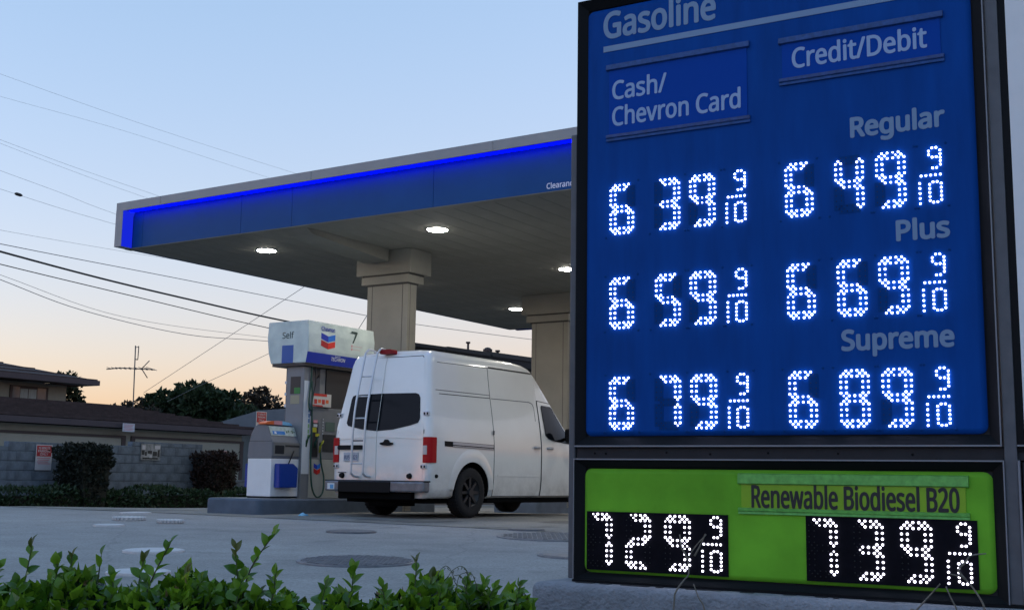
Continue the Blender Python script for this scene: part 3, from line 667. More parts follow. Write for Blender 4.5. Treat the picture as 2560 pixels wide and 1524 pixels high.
def dispenser():
    z0 = 0.276; a0, b0 = -14.91, 15.28
    T = empty("fuel_dispenser", W(a0, b0, z0), CA, "fuel pump seven with white lit overhead sign and green hoses", "fuel pump")
    X = 0.96; D_ = 1.775
    M_val = mat("valance_white_acrylic", (0.60, 0.68, 0.64), 0.45, var=0.10, vscale=3, color2=(0.46, 0.54, 0.53))
    M_valb = mat("valance_blue", (0.006, 0.03, 0.36), 0.4); M_sq = mat("valance_square_blue", (0.015, 0.09, 0.36), 0.45)
    M_body = mat("pump_grey", (0.20, 0.205, 0.215), 0.45, var=0.08, vscale=4); M_cream = mat("pump_cream", (0.40, 0.40, 0.36), 0.45, var=0.12, vscale=4)
    M_pwhite = mat("pump_white", (0.62, 0.65, 0.68), 0.45); M_dark = mat("pump_dark", (0.02, 0.021, 0.024), 0.4)
    M_hose = mat("green_hose_rubber", (0.006, 0.055, 0.040), 0.45); M_screen = mat("pump_screen", (0.10, 0.15, 0.12), 0.2)
    # overhead sign box: bulging sides that taper in toward the bottom
    zb, zt = 2.575 - z0, 3.305 - z0
    prof = [(0.10, zb), (X - 0.045, zb), (X + 0.0, zb + 0.24), (X + 0.0, zt - 0.22), (X - 0.03, zt), (0.015, zt), (-0.005, zt - 0.28), (0.03, zb + 0.20)]
    bm = bmesh.new(); prism_y(bm, prof, 0.0, D_); bmesh.ops.bevel(bm, geom=[e for e in bm.edges], offset=0.008, segments=2, affect='EDGES'); V = obj("valance", bm, M_val, T)
    bx("valance_underside", M_dark, V, 0.12, X - 0.07, 0.02, D_ - 0.02, zb - 0.05, zb - 0.001)
    bm = bmesh.new(); q = [(X - 0.043, zb + 0.004), (X + 0.0025, zb + 0.185 * 1.0), (X + 0.0045, zb + 0.185), (X - 0.040, zb + 0.002)]
    prism_y(bm, [(X - 0.046, zb + 0.003), (X - 0.041, zb + 0.002), (X - 0.006, zb + 0.186), (X - 0.012, zb + 0.187)], 0.0, D_ - 0.01); obj("blue_stripe", bm, M_valb, V)
    bx("blue_square", M_sq, V, 0.355, 0.62, -0.003, 0.004, zb + 0.003, 2.886 - z0)
    ink = mat("dark_green_print", (0.02, 0.05, 0.045), .5)
    lettering("lettering", "Self", ink, V, 0.352, 0.620, 3.008 - z0, 0.105, -0.0006, 0.008)
    lettering("lettering", "7", ink, V, 1.115, 1.285, 3.02 - z0, 0.205, X + .0005, 0.006, axis='y')
    lettering("lettering", "Chevron", M_valb, V, 0.318, 0.672, 3.155 - z0, 0.075, X + .0005, 0.012, axis='y')
    chevron(V, 0.50, 3.115 - z0, 0.365, 0.26, X + .001)
    for k in range(2):
        zz = 2.965 - z0 - 0.058 * k
        bm = bmesh.new(); prism_x(bm, [(1.14 + .02 * math.cos(t * math.pi / 6), zz + .022 * math.sin(t * math.pi / 6)) for t in range(12)], X - .001, X + .003); obj("warning_mark", bm, M_pinkred, V)
        bx("warning_line", mat("pale_red_print", (.58, .5, .47), .5), V, X - .002, X + .002, 1.18, 1.42 - .05 * k, zz - .008, zz + .008)
    lettering("lettering", "TECHRON", M_pwhite, V, 0.60, 0.97, 2.655 - z0, 0.062, X - .012, 0.006, axis='y', slant=0.25)
    lettering("lettering", "with", M_pwhite, V, 0.70, 0.84, 2.725 - z0, 0.03, X - .009, 0.004, axis='y', slant=0.25)
    # end post
    px0, px1 = 0.405, 0.81; py0, py1 = 0.09, 0.30
    P_ = bx("end_post", M_body, T, px0, px1, py0, py1, 0.0, zb - 0.051, 0.006, 1)
    bx("post_panel", M_pwhite, P_, px1 - 0.002, px1 + 0.004, py0 + 0.012, py1 - 0.005, 0.41, 2.0)
    bx("post_window", M_dark, P_, px0 + 0.10, px1 - 0.075, py0 - 0.004, py0 + 0.01, 1.77, 2.07)
    bx("post_sticker", mat("green_sticker", (0.03, 0.20, 0.04), .5), P_, px0 + 0.19, px1 - 0.080, py0 - 0.006, py0 - 0.0035, 1.775, 1.88)
    bx("post_sticker", mat("tan_sticker", (0.33, 0.30, 0.20), .5), P_, px0 + 0.11, px1 - 0.09, py0 - 0.004, py0 - 0.001, 1.60, 1.75)
    for k in range(7): bx("post_print", mat("post_print_a", (0.10, 0.20, 0.38), .5) if k < 4 else mat("post_print_b", (0.25, 0.45, 0.20), .5), P_, px1 + 0.003, px1 + 0.006, py1 - 0.075, py1 - 0.035, 1.55 - 0.09 * k, 1.62 - 0.09 * k)
    tb("side_pole", M_dark, T, [(px0 - 0.02, py0 + 0.05, 0.0), (px0 - 0.02, py0 + 0.05, zb - 0.05)], 0.026, 8)
    for zz in (1.55, 1.75, 1.95): bx("pole_clip", M_pwhite, T, px0 - 0.05, px0 + 0.006, py0 + 0.015, py0 + 0.022, zz, zz + 0.05)
    # cabinet
    bx("lower_cabinet", M_cream, T, 0.18, 0.80, py1 + 0.005, 1.62, 0.02, 0.665, 0.006, 1)
    C_ = bx("control_head", M_body, T, 0.22, 0.76, py1 + 0.006, 1.60, 0.668, 1.56, 0.008, 1)
    chevron(T, 0.512, 0.595, 0.165, 0.185, 0.80)
    bx("nozzle_bay", M_dark, C_, 0.755, 0.766, 0.37, 0.55, 0.70, 1.30); bx("display", M_screen, C_, 0.755, 0.768, 0.74, 0.98, 1.16, 1.32); bx("keypad", M_dark, C_, 0.755, 0.768, 0.68, 1.0, 0.80, 1.10)
    for k in range(6): bx("key", M_pwhite, C_, 0.766, 0.771, 0.655, 0.675, 1.10 + 0.05 * k, 1.125 + 0.05 * k)
    for (m, y, z, h) in ((mat("yellow_tag", (.55, .5, .03), .5), .40, 1.13, .08), (mat("yellow_tag", (.55, .5, .03), .5), .48, 1.06, .05), (M_pinkred, .42, 1.29, .05), (M_pwhite, .42, 1.22, .05)): bx("sticker", m, C_, 0.764, 0.770, y, y + .10, z, z + h)
    # advertisement topper and upper screen
    A_ = bx("advert_board", mat("advert_white", (0.6, 0.57, 0.53), .5), T, 0.74, 0.80, py1 + 0.04, py1 + 0.52, 1.575, 1.80)
    bx("advert_red", mat("advert_red", (.55, .03, .02), .5), A_, 0.798, 0.804, py1 + 0.041, py1 + 0.40, 1.755, 1.799); bx("advert_red", mat("advert_red", (.55, .03, .02), .5), A_, 0.798, 0.804, py1 + 0.041, py1 + 0.30, 1.577, 1.60)
    for k in range(4): bx("advert_print", M_orange if k % 2 else mat("advert_red", (.55, .03, .02), .5), A_, 0.798, 0.804, py1 + 0.08 + .10 * k, py1 + 0.15 + .10 * k, 1.62 + .02 * (k % 2), 1.70)
    bx("upper_post", M_body, T, 0.50, 0.70, 0.62, 0.76, 1.561, zb - 0.051); bx("upper_screen", M_dark, T, 0.30, 0.72, 0.765, 1.60, 1.561, zb - 0.051)
    bx("far_post", M_body, T, 0.40, 0.80, 1.605, 1.72, 0.0, zb - 0.051)
    # hoses
    def hose(pts, r=0.015, m=M_hose): tb("hose", m, T, smooth_path(pts, 8), r, 8)
    hx = px1 + 0.03
    hose([(hx, 0.25, zb - 0.05), (hx, 0.235, 2.0), (hx + .01, 0.19, 1.62), (hx + .02, 0.22, 1.50), (hx + .01, 0.27, 1.62), (hx, 0.262, 2.0), (hx, 0.275, 1.75), (hx, 0.30, 1.2), (hx, 0.305, 0.6), (hx + .03, 0.33, 0.18), (hx + .05, 0.44, -0.0 + .02), (hx + .05, 0.58, 0.10), (hx + .02, 0.63, 0.35), (hx - .02, 0.59, 0.62), (hx - .04, 0.57, 0.95)])
    hose([(hx - .02, 0.36, zb - 0.05), (hx - .02, 0.38, 1.98), (hx - .03, 0.36, 1.86), (hx - .02, 0.30, 1.62), (hx - .02, 0.285, 1.40)], 0.012, M_dark)
    hose([(0.66, 0.64, zb - 0.10), (0.67, 0.62, 2.12), (0.72, 0.50, 2.06), (hx - .03, 0.38, 1.95)], 0.012, M_dark)
    for (y, z, m) in ((0.42, 0.95, M_hose), (0.55, 0.88, mat("yellow_nozzle", (.36, .36, .02), .4)), (0.20, 0.97, mat("green_nozzle", (.01, .07, .02), .4))):
        bm = bmesh.new(); tube(bm, [(hx - .03, y, z - .10), (hx - .02, y + .01, z), (hx - .0, y + .03, z + .07), (hx - .03, y + .10, z + .11)], [0.016, 0.024, 0.022, 0.010], 8); obj("nozzle", bm, m, T)
dispenser()

# ------------------------------------------------------------------ litter
def litter():
    bm = bmesh.new(); bmesh.ops.create_icosphere(bm, subdivisions=2, radius=1.0)
    for v in bm.verts:
        k = 1 + RNG.uniform(-.25, .25); v.co = Vector((v.co.x * .085 * k, v.co.y * .05 * k, max(0, v.co.z) * .045 * k))
    o = obj("litter", bm, mat("pale_blue_plastic", (0.22, 0.50, 0.68), 0.4), None, loc=(-3.277, 19.35, gz(19.35) + 0.004)); tag(o, "crumpled pale blue plastic scrap on the ground by the island", "litter")
litter()

# ------------------------------------------------------------------ van
ZT = 2.645
VZ = [.30, .34, .45, .6, .8, 1.0, 1.2, 1.4, 1.6, 1.8, 1.94, 2.1, 2.25, 2.40, 2.50, 2.575, 2.618, 2.64, ZT]
VWD = [.90, .965, .985, 1.0, 1.003, 1.005, 1.0, .982, .953, .92, .895, .872, .85, .832, .81, .765, .68, .4, 0]
VHY = [0, 2.6, 3.0, 3.15, 3.3, 4.30, 4.55, 4.75, 5.7, 5.95, 6.05]
VHZ = [2.645, 2.65, 2.62, 2.585, 2.47, 1.535, 1.31, 1.24, 1.08, .96, .75]
def vw(z): return float(np.interp(z, VZ, VWD))
def vh(y): return float(np.interp(y, VHY, VHZ))
def vw_at(y, z):
    h = vh(y)
    if z <= 1.2 or h >= 2.64: return vw(z)
    zz = 1.2 + (z - 1.2) * (ZT - 1.2) / max(h - 1.2, .05); return vw(min(zz, ZT))
def vrear(z): return float(np.interp(z, [0, 1.33, 1.94, 2.4, 2.575, ZT], [.10, .10, .20, .275, .33, .42]))
def van():
    M_paint = mat("white_van_paint", (0.80, 0.80, 0.77), 0.32, color2=(0.76, 0.755, 0.72), vscale=1.3, coat=0.7, detail=8)
    nt = M_paint.node_tree; N = nt.nodes; Lk = nt.links; bsdf = N['Principled BSDF']; old = bsdf.inputs['Base Color'].links[0].from_socket
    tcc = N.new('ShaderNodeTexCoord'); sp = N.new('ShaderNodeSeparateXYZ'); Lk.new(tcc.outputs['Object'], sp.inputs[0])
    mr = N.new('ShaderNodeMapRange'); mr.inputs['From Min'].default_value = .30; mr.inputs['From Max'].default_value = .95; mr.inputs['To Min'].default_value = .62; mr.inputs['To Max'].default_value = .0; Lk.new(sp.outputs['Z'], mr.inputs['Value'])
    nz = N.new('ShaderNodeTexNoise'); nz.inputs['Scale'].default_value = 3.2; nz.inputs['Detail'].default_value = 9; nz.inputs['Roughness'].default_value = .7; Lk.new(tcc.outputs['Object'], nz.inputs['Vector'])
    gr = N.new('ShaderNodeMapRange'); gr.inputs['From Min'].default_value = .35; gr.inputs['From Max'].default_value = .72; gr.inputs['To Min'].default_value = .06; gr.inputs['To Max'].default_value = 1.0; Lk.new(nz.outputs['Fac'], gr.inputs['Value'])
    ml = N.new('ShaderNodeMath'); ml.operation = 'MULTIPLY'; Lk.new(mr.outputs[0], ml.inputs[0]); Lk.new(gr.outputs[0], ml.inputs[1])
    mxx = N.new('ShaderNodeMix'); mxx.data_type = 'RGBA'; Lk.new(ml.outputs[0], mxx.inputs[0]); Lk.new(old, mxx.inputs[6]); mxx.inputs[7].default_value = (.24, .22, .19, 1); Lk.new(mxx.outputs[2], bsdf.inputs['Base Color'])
    M_glass = mat("dark_van_glass", (0.006, 0.008, 0.011), 0.06, spec=0.10)
    M_black = mat("black_van_trim", (0.008, 0.008, 0.009), 0.6, spec=0.15); M_chrome = mat("van_chrome", (0.46, 0.47, 0.50), 0.32, metal=0.35)
    M_red = mat("red_lamp_plastic", (0.40, 0.006, 0.010), 0.35, spec=0.2); M_clr = mat("clear_lamp_plastic", (0.50, 0.47, 0.46), 0.3, spec=0.3)
    M_al = mat("ladder_aluminium", (0.58, 0.60, 0.63), 0.35, metal=0.4); M_under = mat("van_underbody", (0.006, 0.006, 0.006), 0.95, spec=0.03)
    T = empty("van", (-2.10, 18.95, 0.035), math.radians(-34.5), "white high-roof cargo van with rear ladder parked at the pump", "van")
    # ---- body shell
    bm = bmesh.new(); rings = []
    prof = list(zip(VWD, VZ)); full = [(x, z) for x, z in prof] + [(-x, z) for x, z in prof[-2::-1]]
    def ring(fn): return [bm.verts.new(fn(x, z)) for x, z in full]
    rings.append(ring(lambda x, z: (x * .90, vrear(z), z if z < 2.55 else 2.55 + (z - 2.55) * .3)))
    rings.append(ring(lambda x, z: (x * .965, vrear(z) + .012, z if z < 2.55 else 2.55 + (z - 2.55) * .6)))
    rings.append(ring(lambda x, z: (x * .993, vrear(z) + .05, z if z < 2.55 else 2.55 + (z - 2.55) * .85)))
    rings.append(ring(lambda x, z: (x, vrear(z) + .11, z)))
    for y in [.62, .9, 1.2, 1.5, 1.8, 2.2, 2.6, 2.85, 3.0, 3.1, 3.2, 3.35, 3.5, 3.7, 3.9, 4.1, 4.3, 4.55, 4.75, 5.1, 5.4, 5.7, 5.9, 6.0, 6.05]:
        h = vh(y); sx = 1.0 if y < 5.3 else (1 - .10 * (y - 5.3) / .75)
        def fn(x, z, y=y, h=h, sx=sx):
            zz = z if z <= 1.2 else 1.2 + (z - 1.2) * (h - 1.2) / (ZT - 1.2)
            if h < 1.24: zz = .30 + (z - .30) * (h - .30) / (ZT - .30)
            return (x * sx, y, zz)
        rings.append(ring(fn))
    n = len(full)
    for i in range(len(rings) - 1):
        for k in range(n):
            f = bm.faces.new((rings[i][k], rings[i][(k + 1) % n], rings[i + 1][(k + 1) % n], rings[i + 1][k])); f.smooth = True
    for r, flip in ((rings[0], False), (rings[-1], True)):
        for k in range(n // 2):
            a, b, c, d = r[k], r[k + 1], r[n - 2 - k], r[n - 1 - k]
            vs = [a, b, c, d] if b != c else [a, b, d]
            if len(set(vs)) < len(vs): vs = list(dict.fromkeys(vs))
            if len(vs) >= 3:
                try: bm.faces.new(vs if not flip else vs[::-1])
                except ValueError: pass
    body = obj("body", bm, [M_paint, M_under], T)
    # wheel arches cut from the shell
    WY = (1.20, 4.91)
    bmc = bmesh.new()
    for y in WY:
        for s in (-1, 1):
            r = bmesh.ops.create_cone(bmc, cap_ends=True, segments=40, radius1=.475, radius2=.475, depth=.62, matrix=Matrix.Translation((s * .90, y, .40)) @ Matrix.Rotation(math.pi / 2, 4, 'Y'))
    for f in bmc.faces: f.material_index = 1
    cut = obj("cutter", bmc, [M_paint, M_under], T)
    md = body.modifiers.new("arches", 'BOOLEAN'); md.operation = 'DIFFERENCE'; md.object = cut; md.solver = 'EXACT'
    bpy.context.view_layer.update()
    dg = bpy.context.evaluated_depsgraph_get(); nm = bpy.data.meshes.new_from_object(body.evaluated_get(dg))
    body.modifiers.clear(); body.data = nm; bpy.data.objects.remove(cut)
    # ---- conforming patches
    def add_rim(bm, vec):
        # skirt on its own vertices, so the smooth face keeps its true normals
        vec = Vector(vec); bd = [e for e in bm.edges if len(e.link_faces) == 1]
        quads = [(e.verts[0].co.copy(), e.verts[1].co.copy()) for e in bd]
        for a, b in quads: bm.faces.new([bm.verts.new(p) for p in (a, b, b + vec, a + vec)])
    def side_patch(nm, outline, off, m, parent, s=1, th=0.004):
        bm = bmesh.new(); vs = [bm.verts.new((0, y, z)) for y, z in outline]; bm.faces.new(vs)
        z0 = min(p[1] for p in outline); z1 = max(p[1] for p in outline); y0 = min(p[0] for p in outline); y1 = max(p[0] for p in outline)
        for zz in VZ:
            if z0 < zz < z1: bmesh.ops.bisect_plane(bm, geom=bm.verts[:] + bm.edges[:] + bm.faces[:], plane_co=(0, 0, zz), plane_no=(0, 0, 1))
        for yy in [2.6, 2.85, 3.0, 3.1, 3.2, 3.35, 3.5, 3.7, 3.9, 4.1, 4.3]:
            if y0 < yy < y1: bmesh.ops.bisect_plane(bm, geom=bm.verts[:] + bm.edges[:] + bm.faces[:], plane_co=(0, yy, 0), plane_no=(0, 1, 0))
        for v in bm.verts: v.co.x = s * (vw_at(v.co.y, v.co.z) + off)
        for f in bm.faces: f.smooth = True
        bmesh.ops.recalc_face_normals(bm, faces=bm.faces[:])
        if sum(f.normal.x for f in bm.faces) * s < 0: bmesh.ops.reverse_faces(bm, faces=bm.faces[:])
        add_rim(bm, (-s * (off + th), 0, 0))
        return obj(nm, bm, m, parent, recalc=False)
    def rear_patch(nm, outline, off, m, parent, th=0.006):
        bm = bmesh.new(); vs = [bm.verts.new((x, 0, z)) for x, z in outline]; bm.faces.new(vs)
        z0 = min(p[1] for p in outline); z1 = max(p[1] for p in outline)
        for zz in (1.33, 1.94, 2.4, 2.575):
            if z0 < zz < z1: bmesh.ops.bisect_plane(bm, geom=bm.verts[:] + bm.edges[:] + bm.faces[:], plane_co=(0, 0, zz), plane_no=(0, 0, 1))
        for v in bm.verts:
            v.co.y = vrear(v.co.z) - off + (0.02 * max(0, abs(v.co.x) - .8 * vw(v.co.z)) / .2)
        for f in bm.faces: f.smooth = True
        bmesh.ops.recalc_face_normals(bm, faces=bm.faces[:])
        if sum(f.normal.y for f in bm.faces) > 0: bmesh.ops.reverse_faces(bm, faces=bm.faces[:])
        add_rim(bm, (0, off + th, 0))
        return obj(nm, bm, m, parent, recalc=False)
    # ---- rear doors
    XS = -0.075
    def door_out(x0, x1, left, g=0.0):
        xt0 = x0 + (.125 if left else 0); xt1 = x1 - (0 if left else .155)
        if left: pts = [(x0 - g, .565 - g), (x1 + g, .565 - g), (x1 + g, 2.515 + g), (xt0 + .06, 2.515 + g), (xt0 - g, 2.455 + g), (x0 + .07 - g, 1.94), (x0 - g, 1.33)]
        else: pts = [(x0 - g, .565 - g), (x1 + g, .565 - g), (x1 + g, 1.33), (x1 - .065 + g, 1.94), (xt1 + g, 2.455 + g), (xt1 - .06, 2.515 + g), (x0 - g, 2.515 + g)]
        return pts
    rear_patch("door_gap", door_out(-.895, .86, True, 0.012)[:0] or [(-.907, .553), (.872, .553), (.872, 1.33), (.807, 1.94), (.717, 2.467), (.645, 2.527), (-.71, 2.527), (-.782, 2.467), (-.837, 1.94), (-.907, 1.33)], 0.003, M_black, T)
    dl = rear_patch("rear_door", door_out(-.895, XS - .006, True), 0.010, M_paint, T); dr = rear_patch("rear_door", door_out(XS + .006, .86, False), 0.010, M_paint, T)
    rear_patch("door_window", [(-.735, 1.47), (-.70, 1.425), (-.40, 1.365), (XS - .008, 1.335), (XS - .008, 1.935), (-.62, 1.925), (-.68, 1.905), (-.70, 1.86)], 0.014, M_glass, dl)
    rear_patch("door_window", [(XS + .008, 1.335), (.25, 1.355), (.58, 1.415), (.735, 1.455), (.765, 1.52), (.715, 1.85), (.68, 1.905), (.62, 1.925), (XS + .008, 1.935)], 0.014, M_glass, dr)
    rear_patch("crease", [(-.88, 1.205), (XS - .01, 1.235), (XS - .01, 1.25), (-.88, 1.22)], 0.016, M_paint, dl); rear_patch("crease", [(XS + .01, 1.235), (.85, 1.205), (.85, 1.22), (XS + .01, 1.25)], 0.016, M_paint, dr)
    bm = bmesh.new(); prism_y(bm, rrect(-.88, -.35, 1.045, 1.115, .03, 5), .065, .10); obj("plate_garnish", bm, M_black, dl)
    pl = bx("licence_plate", mat("plate_pale", (.42, .46, .52), .4, var=.1, vscale=20), dl, -.755, -.445, .080, .092, .860, 1.0, .003, 1)
    lettering("plate_text", "8U5 2823", mat("plate_ink", (.03, .05, .14), .5), pl, -.74, -.46, .893, .062, .0795, .01)
    bm = bmesh.new(); prism_y(bm, [(.02, 1.125), (.08, 1.11), (.14, 1.105), (.21, 1.11), (.27, 1.125), (.27, 1.15), (.20, 1.16), (.165, 1.20), (.12, 1.20), (.09, 1.16), (.02, 1.15)], .055, .10); obj("door_handle", bm, M_black, dr)
    for x in (-.78, .615):
        bm = bmesh.new(); bmesh.ops.create_cone(bm, cap_ends=True, segments=20, radius1=.048, radius2=.034, depth=.05); obj("door_stop", bm, M_black, dl if x < 0 else dr, loc=(x, .075, .635), rot=(math.pi / 2, 0, 0))
    for (x, z, p) in ((.885, 1.60, dr), (.885, .785, dr), (-.91, 1.60, dl), (-.915, .785, dl)):
        h = bx("hinge", M_al, p, x - .055, x + .055, vrear(z) - .024, vrear(z) + .01, z - .035, z + .03, .008, 1)
        for k in (-.03, .03): bx("hinge_pin", M_black, p, x + k - .012, x + k + .012, vrear(z) - .031, vrear(z) - .022, z - .02, z + .015)
    rear_patch("model_badge", [(-.88, .675), (-.70, .675), (-.70, .690), (-.88, .690)], .012, M_greymetal, dl)
    # ---- ladder (fixed to the left rear door)
    L_ = empty("ladder", (0, 0, 0)); L_.parent = T
    def lad(x): return [(x, .085, .615), (x, -.02, .63), (x, -.07, .67), (x, -.08, .74), (x, -.04, 1.60), (x, .16, 2.51), (x, .20, 2.60), (x, .28, 2.665), (x, .42, 2.64)]
    for x in (-.44, -.19): tb("rail", M_al, L_, smooth_path(lad(x), 5), .0185, 10)
    for z in (2.21, 1.885, 1.535, 1.18, .82):
        y = float(np.interp(z, [.74, 1.6, 2.49], [-.08, -.04, .16])); tb("rung", M_al if z not in (1.18,) else M_greymetal, L_, [(-.44, y, z), (-.19, y, z)], .012, 8)
    # ---- third brake light, tail lights, bumper
    bm = bmesh.new(); prism_y(bm, rrect(-.205, .04, 2.575, 2.65, .025, 4), .255, .40); obj("brake_light", bm, mat("dark_red_lamp", (.24, .006, .012), .4, spec=.2), T)
    for s in (-1, 1):
        bm = bmesh.new(); pts = [(.865, .082), (.955, .080), (1.0, .10), (1.018, .14), (1.02, .245), (.98, .25), (.98, .14), (.865, .14)]
        lo = [bm.verts.new((s * x, y, .842)) for x, y in pts]; hi = [bm.verts.new((s * x, y, 1.235)) for x, y in pts]
        bm.faces.new(lo); bm.faces.new(hi[::-1])
        for k in range(len(pts)): bm.faces.new((lo[k], hi[k], hi[(k + 1) % len(pts)], lo[(k + 1) % len(pts)]))
        bmesh.ops.bevel(bm, geom=bm.edges[:], offset=.006, segments=2, affect='EDGES'); tl = obj("tail_light", bm, M_red, T)
        x0, x1 = sorted((s * .870, s * .952)); bx("reverse_lamp", M_clr, tl, x0, x1, .074, .10, .965, 1.105, .008, 2)
        x0, x1 = sorted((s * .885, s * .935)); bx("lamp_glint", M_chrome, tl, x0, x1, .072, .08, 1.0, 1.07)
    B_ = bx("bumper", mat("van_bumper_metal", (0.17, 0.18, 0.20), 0.42, metal=0.35, var=.3, vscale=9), T, -1.02, 1.02, -.06, .095, .39, .555, .03, 3)
    bx("bumper_step", M_black, B_, -.72, .36, -.075, .09, .375, .548, .01, 1); bx("bumper_cap", M_black, B_, -1.022, 1.022, -.045, .10, .545, .566)
    bx("bumper_sticker", mat("sticker_pale", (.6, .64, .66), .5), B_, -.95, -.80, -.0635, -.055, .415, .51); bx("sticker_print", mat("sticker_blue", (.08, .30, .55), .5), B_, -.89, -.82, -.066, -.063, .425, .49)
    # ---- side doors, seams and trims on both sides
    for s in (1, -1):
        def gap(nm, o): side_patch(nm, o, .0022, M_black, T, s)
        sd = [(1.80, .34), (3.185, .34), (3.195, 1.0), (3.195, 1.94), (3.185, 2.44), (1.80, 2.44)]
        g = .009
        side_patch("door_gap", [(1.80 - g, .34 - g), (3.185 + g, .34 - g), (3.195 + g, 1.0), (3.195 + g, 1.94), (3.185 + g, 2.44 + g), (1.80 - g, 2.44 + g)], .0022, M_black, T, s)
        d1 = side_patch("sliding_door", sd, .0060, M_paint, T, s)
        fd = [(3.225, .34), (4.42, .34), (4.42, 1.22), (4.20, 1.50), (3.72, 1.955), (3.225, 1.975)]
        side_patch("door_gap", [(3.225 - g, .34 - g), (4.42 + g, .34 - g), (4.42 + g, 1.22 + g), (4.20 + g, 1.50 + g), (3.72, 1.955 + g * 1.6), (3.225 - g, 1.975 + g * 1.6)], .0100, M_black, T, s)
        d2 = side_patch("front_door", fd, .0150, M_paint, T, s)
        side_patch("door_window", [(3.36, 1.38), (3.45, 1.325), (3.62, 1.295), (4.24, 1.26), (4.22, 1.40), (3.76, 1.875), (3.70, 1.905), (3.36, 1.91), (3.33, 1.88)], .0300, M_glass, d2, s)
        # belt seam above the panels, upper body seam
        for (nm, o) in (("roof_seam", [(.34, 1.975), (3.18, 1.985), (3.18, 1.995), (.34, 1.985)]), ("panel_line", [(.42, 1.918), (1.785, 1.932), (1.785, 1.942), (.42, 1.928)]), ("panel_line", [(.44, 2.42), (1.785, 2.44), (1.785, 2.448), (.44, 2.428)])):
            side_patch(nm, o, .0035, M_greymetal if nm != "panel_line" else M_black, T, s)
        side_patch("panel_line", [(1.815, 1.928), (2.95, 1.938), (3.05, 1.915), (3.09, 1.85), (3.09, 1.62), (3.10, 1.62), (3.10, 1.855), (3.06, 1.925), (2.955, 1.949), (1.815, 1.939)], .0085, M_greymetal, d1, s)
        side_patch("panel_line", [(1.83, 2.452), (3.16, 2.452), (3.16, 2.466), (1.83, 2.466)], .012, M_black, d1, s)
        side_patch("rocker_crease", [(1.9, .66), (3.16, .66), (3.16, .685), (1.9, .685)], .012, M_paint, d1, s)
        for (y, dd) in ((3.06, d1), (3.47, d2)):
            bm = bmesh.new(); tube(bm, [(s * 1.012, y - .085, 1.16), (s * 1.045, y - .05, 1.163), (s * 1.045, y + .05, 1.163), (s * 1.012, y + .085, 1.16)], .023, 8); obj("door_handle", bm, M_chrome, dd, smooth=True)
        bx("door_latch", M_greymetal, d1, min(s * 1.0, s * 1.012), max(s * 1.0, s * 1.012), 1.755, 1.79, 1.33, 1.40)
        # sliding rail
        R_ = side_patch("slide_rail", [(.46, 1.105), (1.785, 1.085), (1.785, 1.165), (.46, 1.185)], .010, M_black, T, s)
        side_patch("rail_cover", [(.66, 1.135), (1.76, 1.118), (1.76, 1.158), (.66, 1.176)], .018, M_chrome, R_, s); side_patch("rail_cover", [(.66, 1.107), (1.76, 1.090), (1.76, 1.104), (.66, 1.121)], .018, M_chrome, R_, s)
        # arch flare
        fl = []
        for k in range(25): a = math.radians(6 + 168 * k / 24); fl.append((WY[0] + .60 * math.cos(a), .40 + .66 * math.sin(a)))
        for k in range(25): a = math.radians(174 - 168 * k / 24); fl.append((WY[0] + .49 * math.cos(a), .40 + .49 * math.sin(a)))
        ring_bm = bmesh.new(); n = 25
        for k in range(n):
            pass
        ring_bm.free()
        bm = bmesh.new(); R4 = []
        for (rad, kz, off) in ((.475, 1, .012), (.52, 1, .016), (.58, 1.08, .012), (.61, 1.12, .001)):
            R4.append([bm.verts.new((s * (vw(.40 + rad * kz * math.sin(math.radians(4 + 172 * k / 28))) + off), WY[0] + rad * math.cos(math.radians(4 + 172 * k / 28)), .40 + rad * kz * math.sin(math.radians(4 + 172 * k / 28)))) for k in range(29)])
        for i in range(3):
            for k in range(28):
                f = bm.faces.new((R4[i][k], R4[i][k + 1], R4[i + 1][k + 1], R4[i + 1][k])); f.smooth = True
        obj("wheel_arch", bm, M_paint, T)
        bm = bmesh.new(); bmesh.ops.create_cone(bm, cap_ends=True, segments=16, radius1=.032, radius2=.026, depth=.03); obj("side_marker", bm, M_black, T, loc=(s * 1.01, .26, .64), rot=(0, s * math.pi / 2, 0))
        # mirror
        mm = bmesh.new(); box(mm, min(s * 1.12, s * 1.33), max(s * 1.12, s * 1.33), 3.77, 3.90, 1.28, 1.52, .045, 3); mr = obj("mirror", mm, M_black, T)
        tb("mirror_arm", M_black, mr, [(s * .96, 4.02, 1.34), (s * 1.16, 3.86, 1.34)], .03, 8)
        bx("sill", M_under, T, min(s * .78, s * .93), max(s * .78, s * .93), 1.72, 4.42, .235, .302)
    # windscreen
    bm = bmesh.new(); g = []
    for y in (3.35, 3.5, 3.7, 3.9, 4.1, 4.3, 4.5):
        w_ = vw_at(y, vh(y) - .06) - .10; g.append([bm.verts.new((x * w_, y, vh(y) + .006 - .04 * abs(x) ** 3)) for x in (-1, -.5, 0, .5, 1)])
    for i in range(len(g) - 1):
        for k in range(4): bm.faces.new((g[i][k], g[i][k + 1], g[i + 1][k + 1], g[i + 1][k]))
    obj("windscreen", bm, M_glass, T, smooth=True)
    bx("underbody", M_under, T, -.80, .80, .25, 5.7, .22, .36); bx("axle", M_under, T, -.7, .7, 1.12, 1.28, .30, .46); bm = bmesh.new(); tube(bm, [(-.05, .48, .17), (-.05, .48, .37)], .37, 28); obj("spare_tyre", bm, M_under, T); bx("hitch_bar", M_under, T, -.78, .72, .0, .16, .27, .385, .02, 2)
    tb("exhaust", M_darkgrey, T, [(.55, .25, .27), (.58, 1.0, .30)], .03, 8)
    # headlights and grille out of view
    for s in (-1, 1): bx("headlight", M_clr, T, min(s * .55, s * .86), max(s * .55, s * .86), 5.80, 6.0, .72, .92, .02, 2)
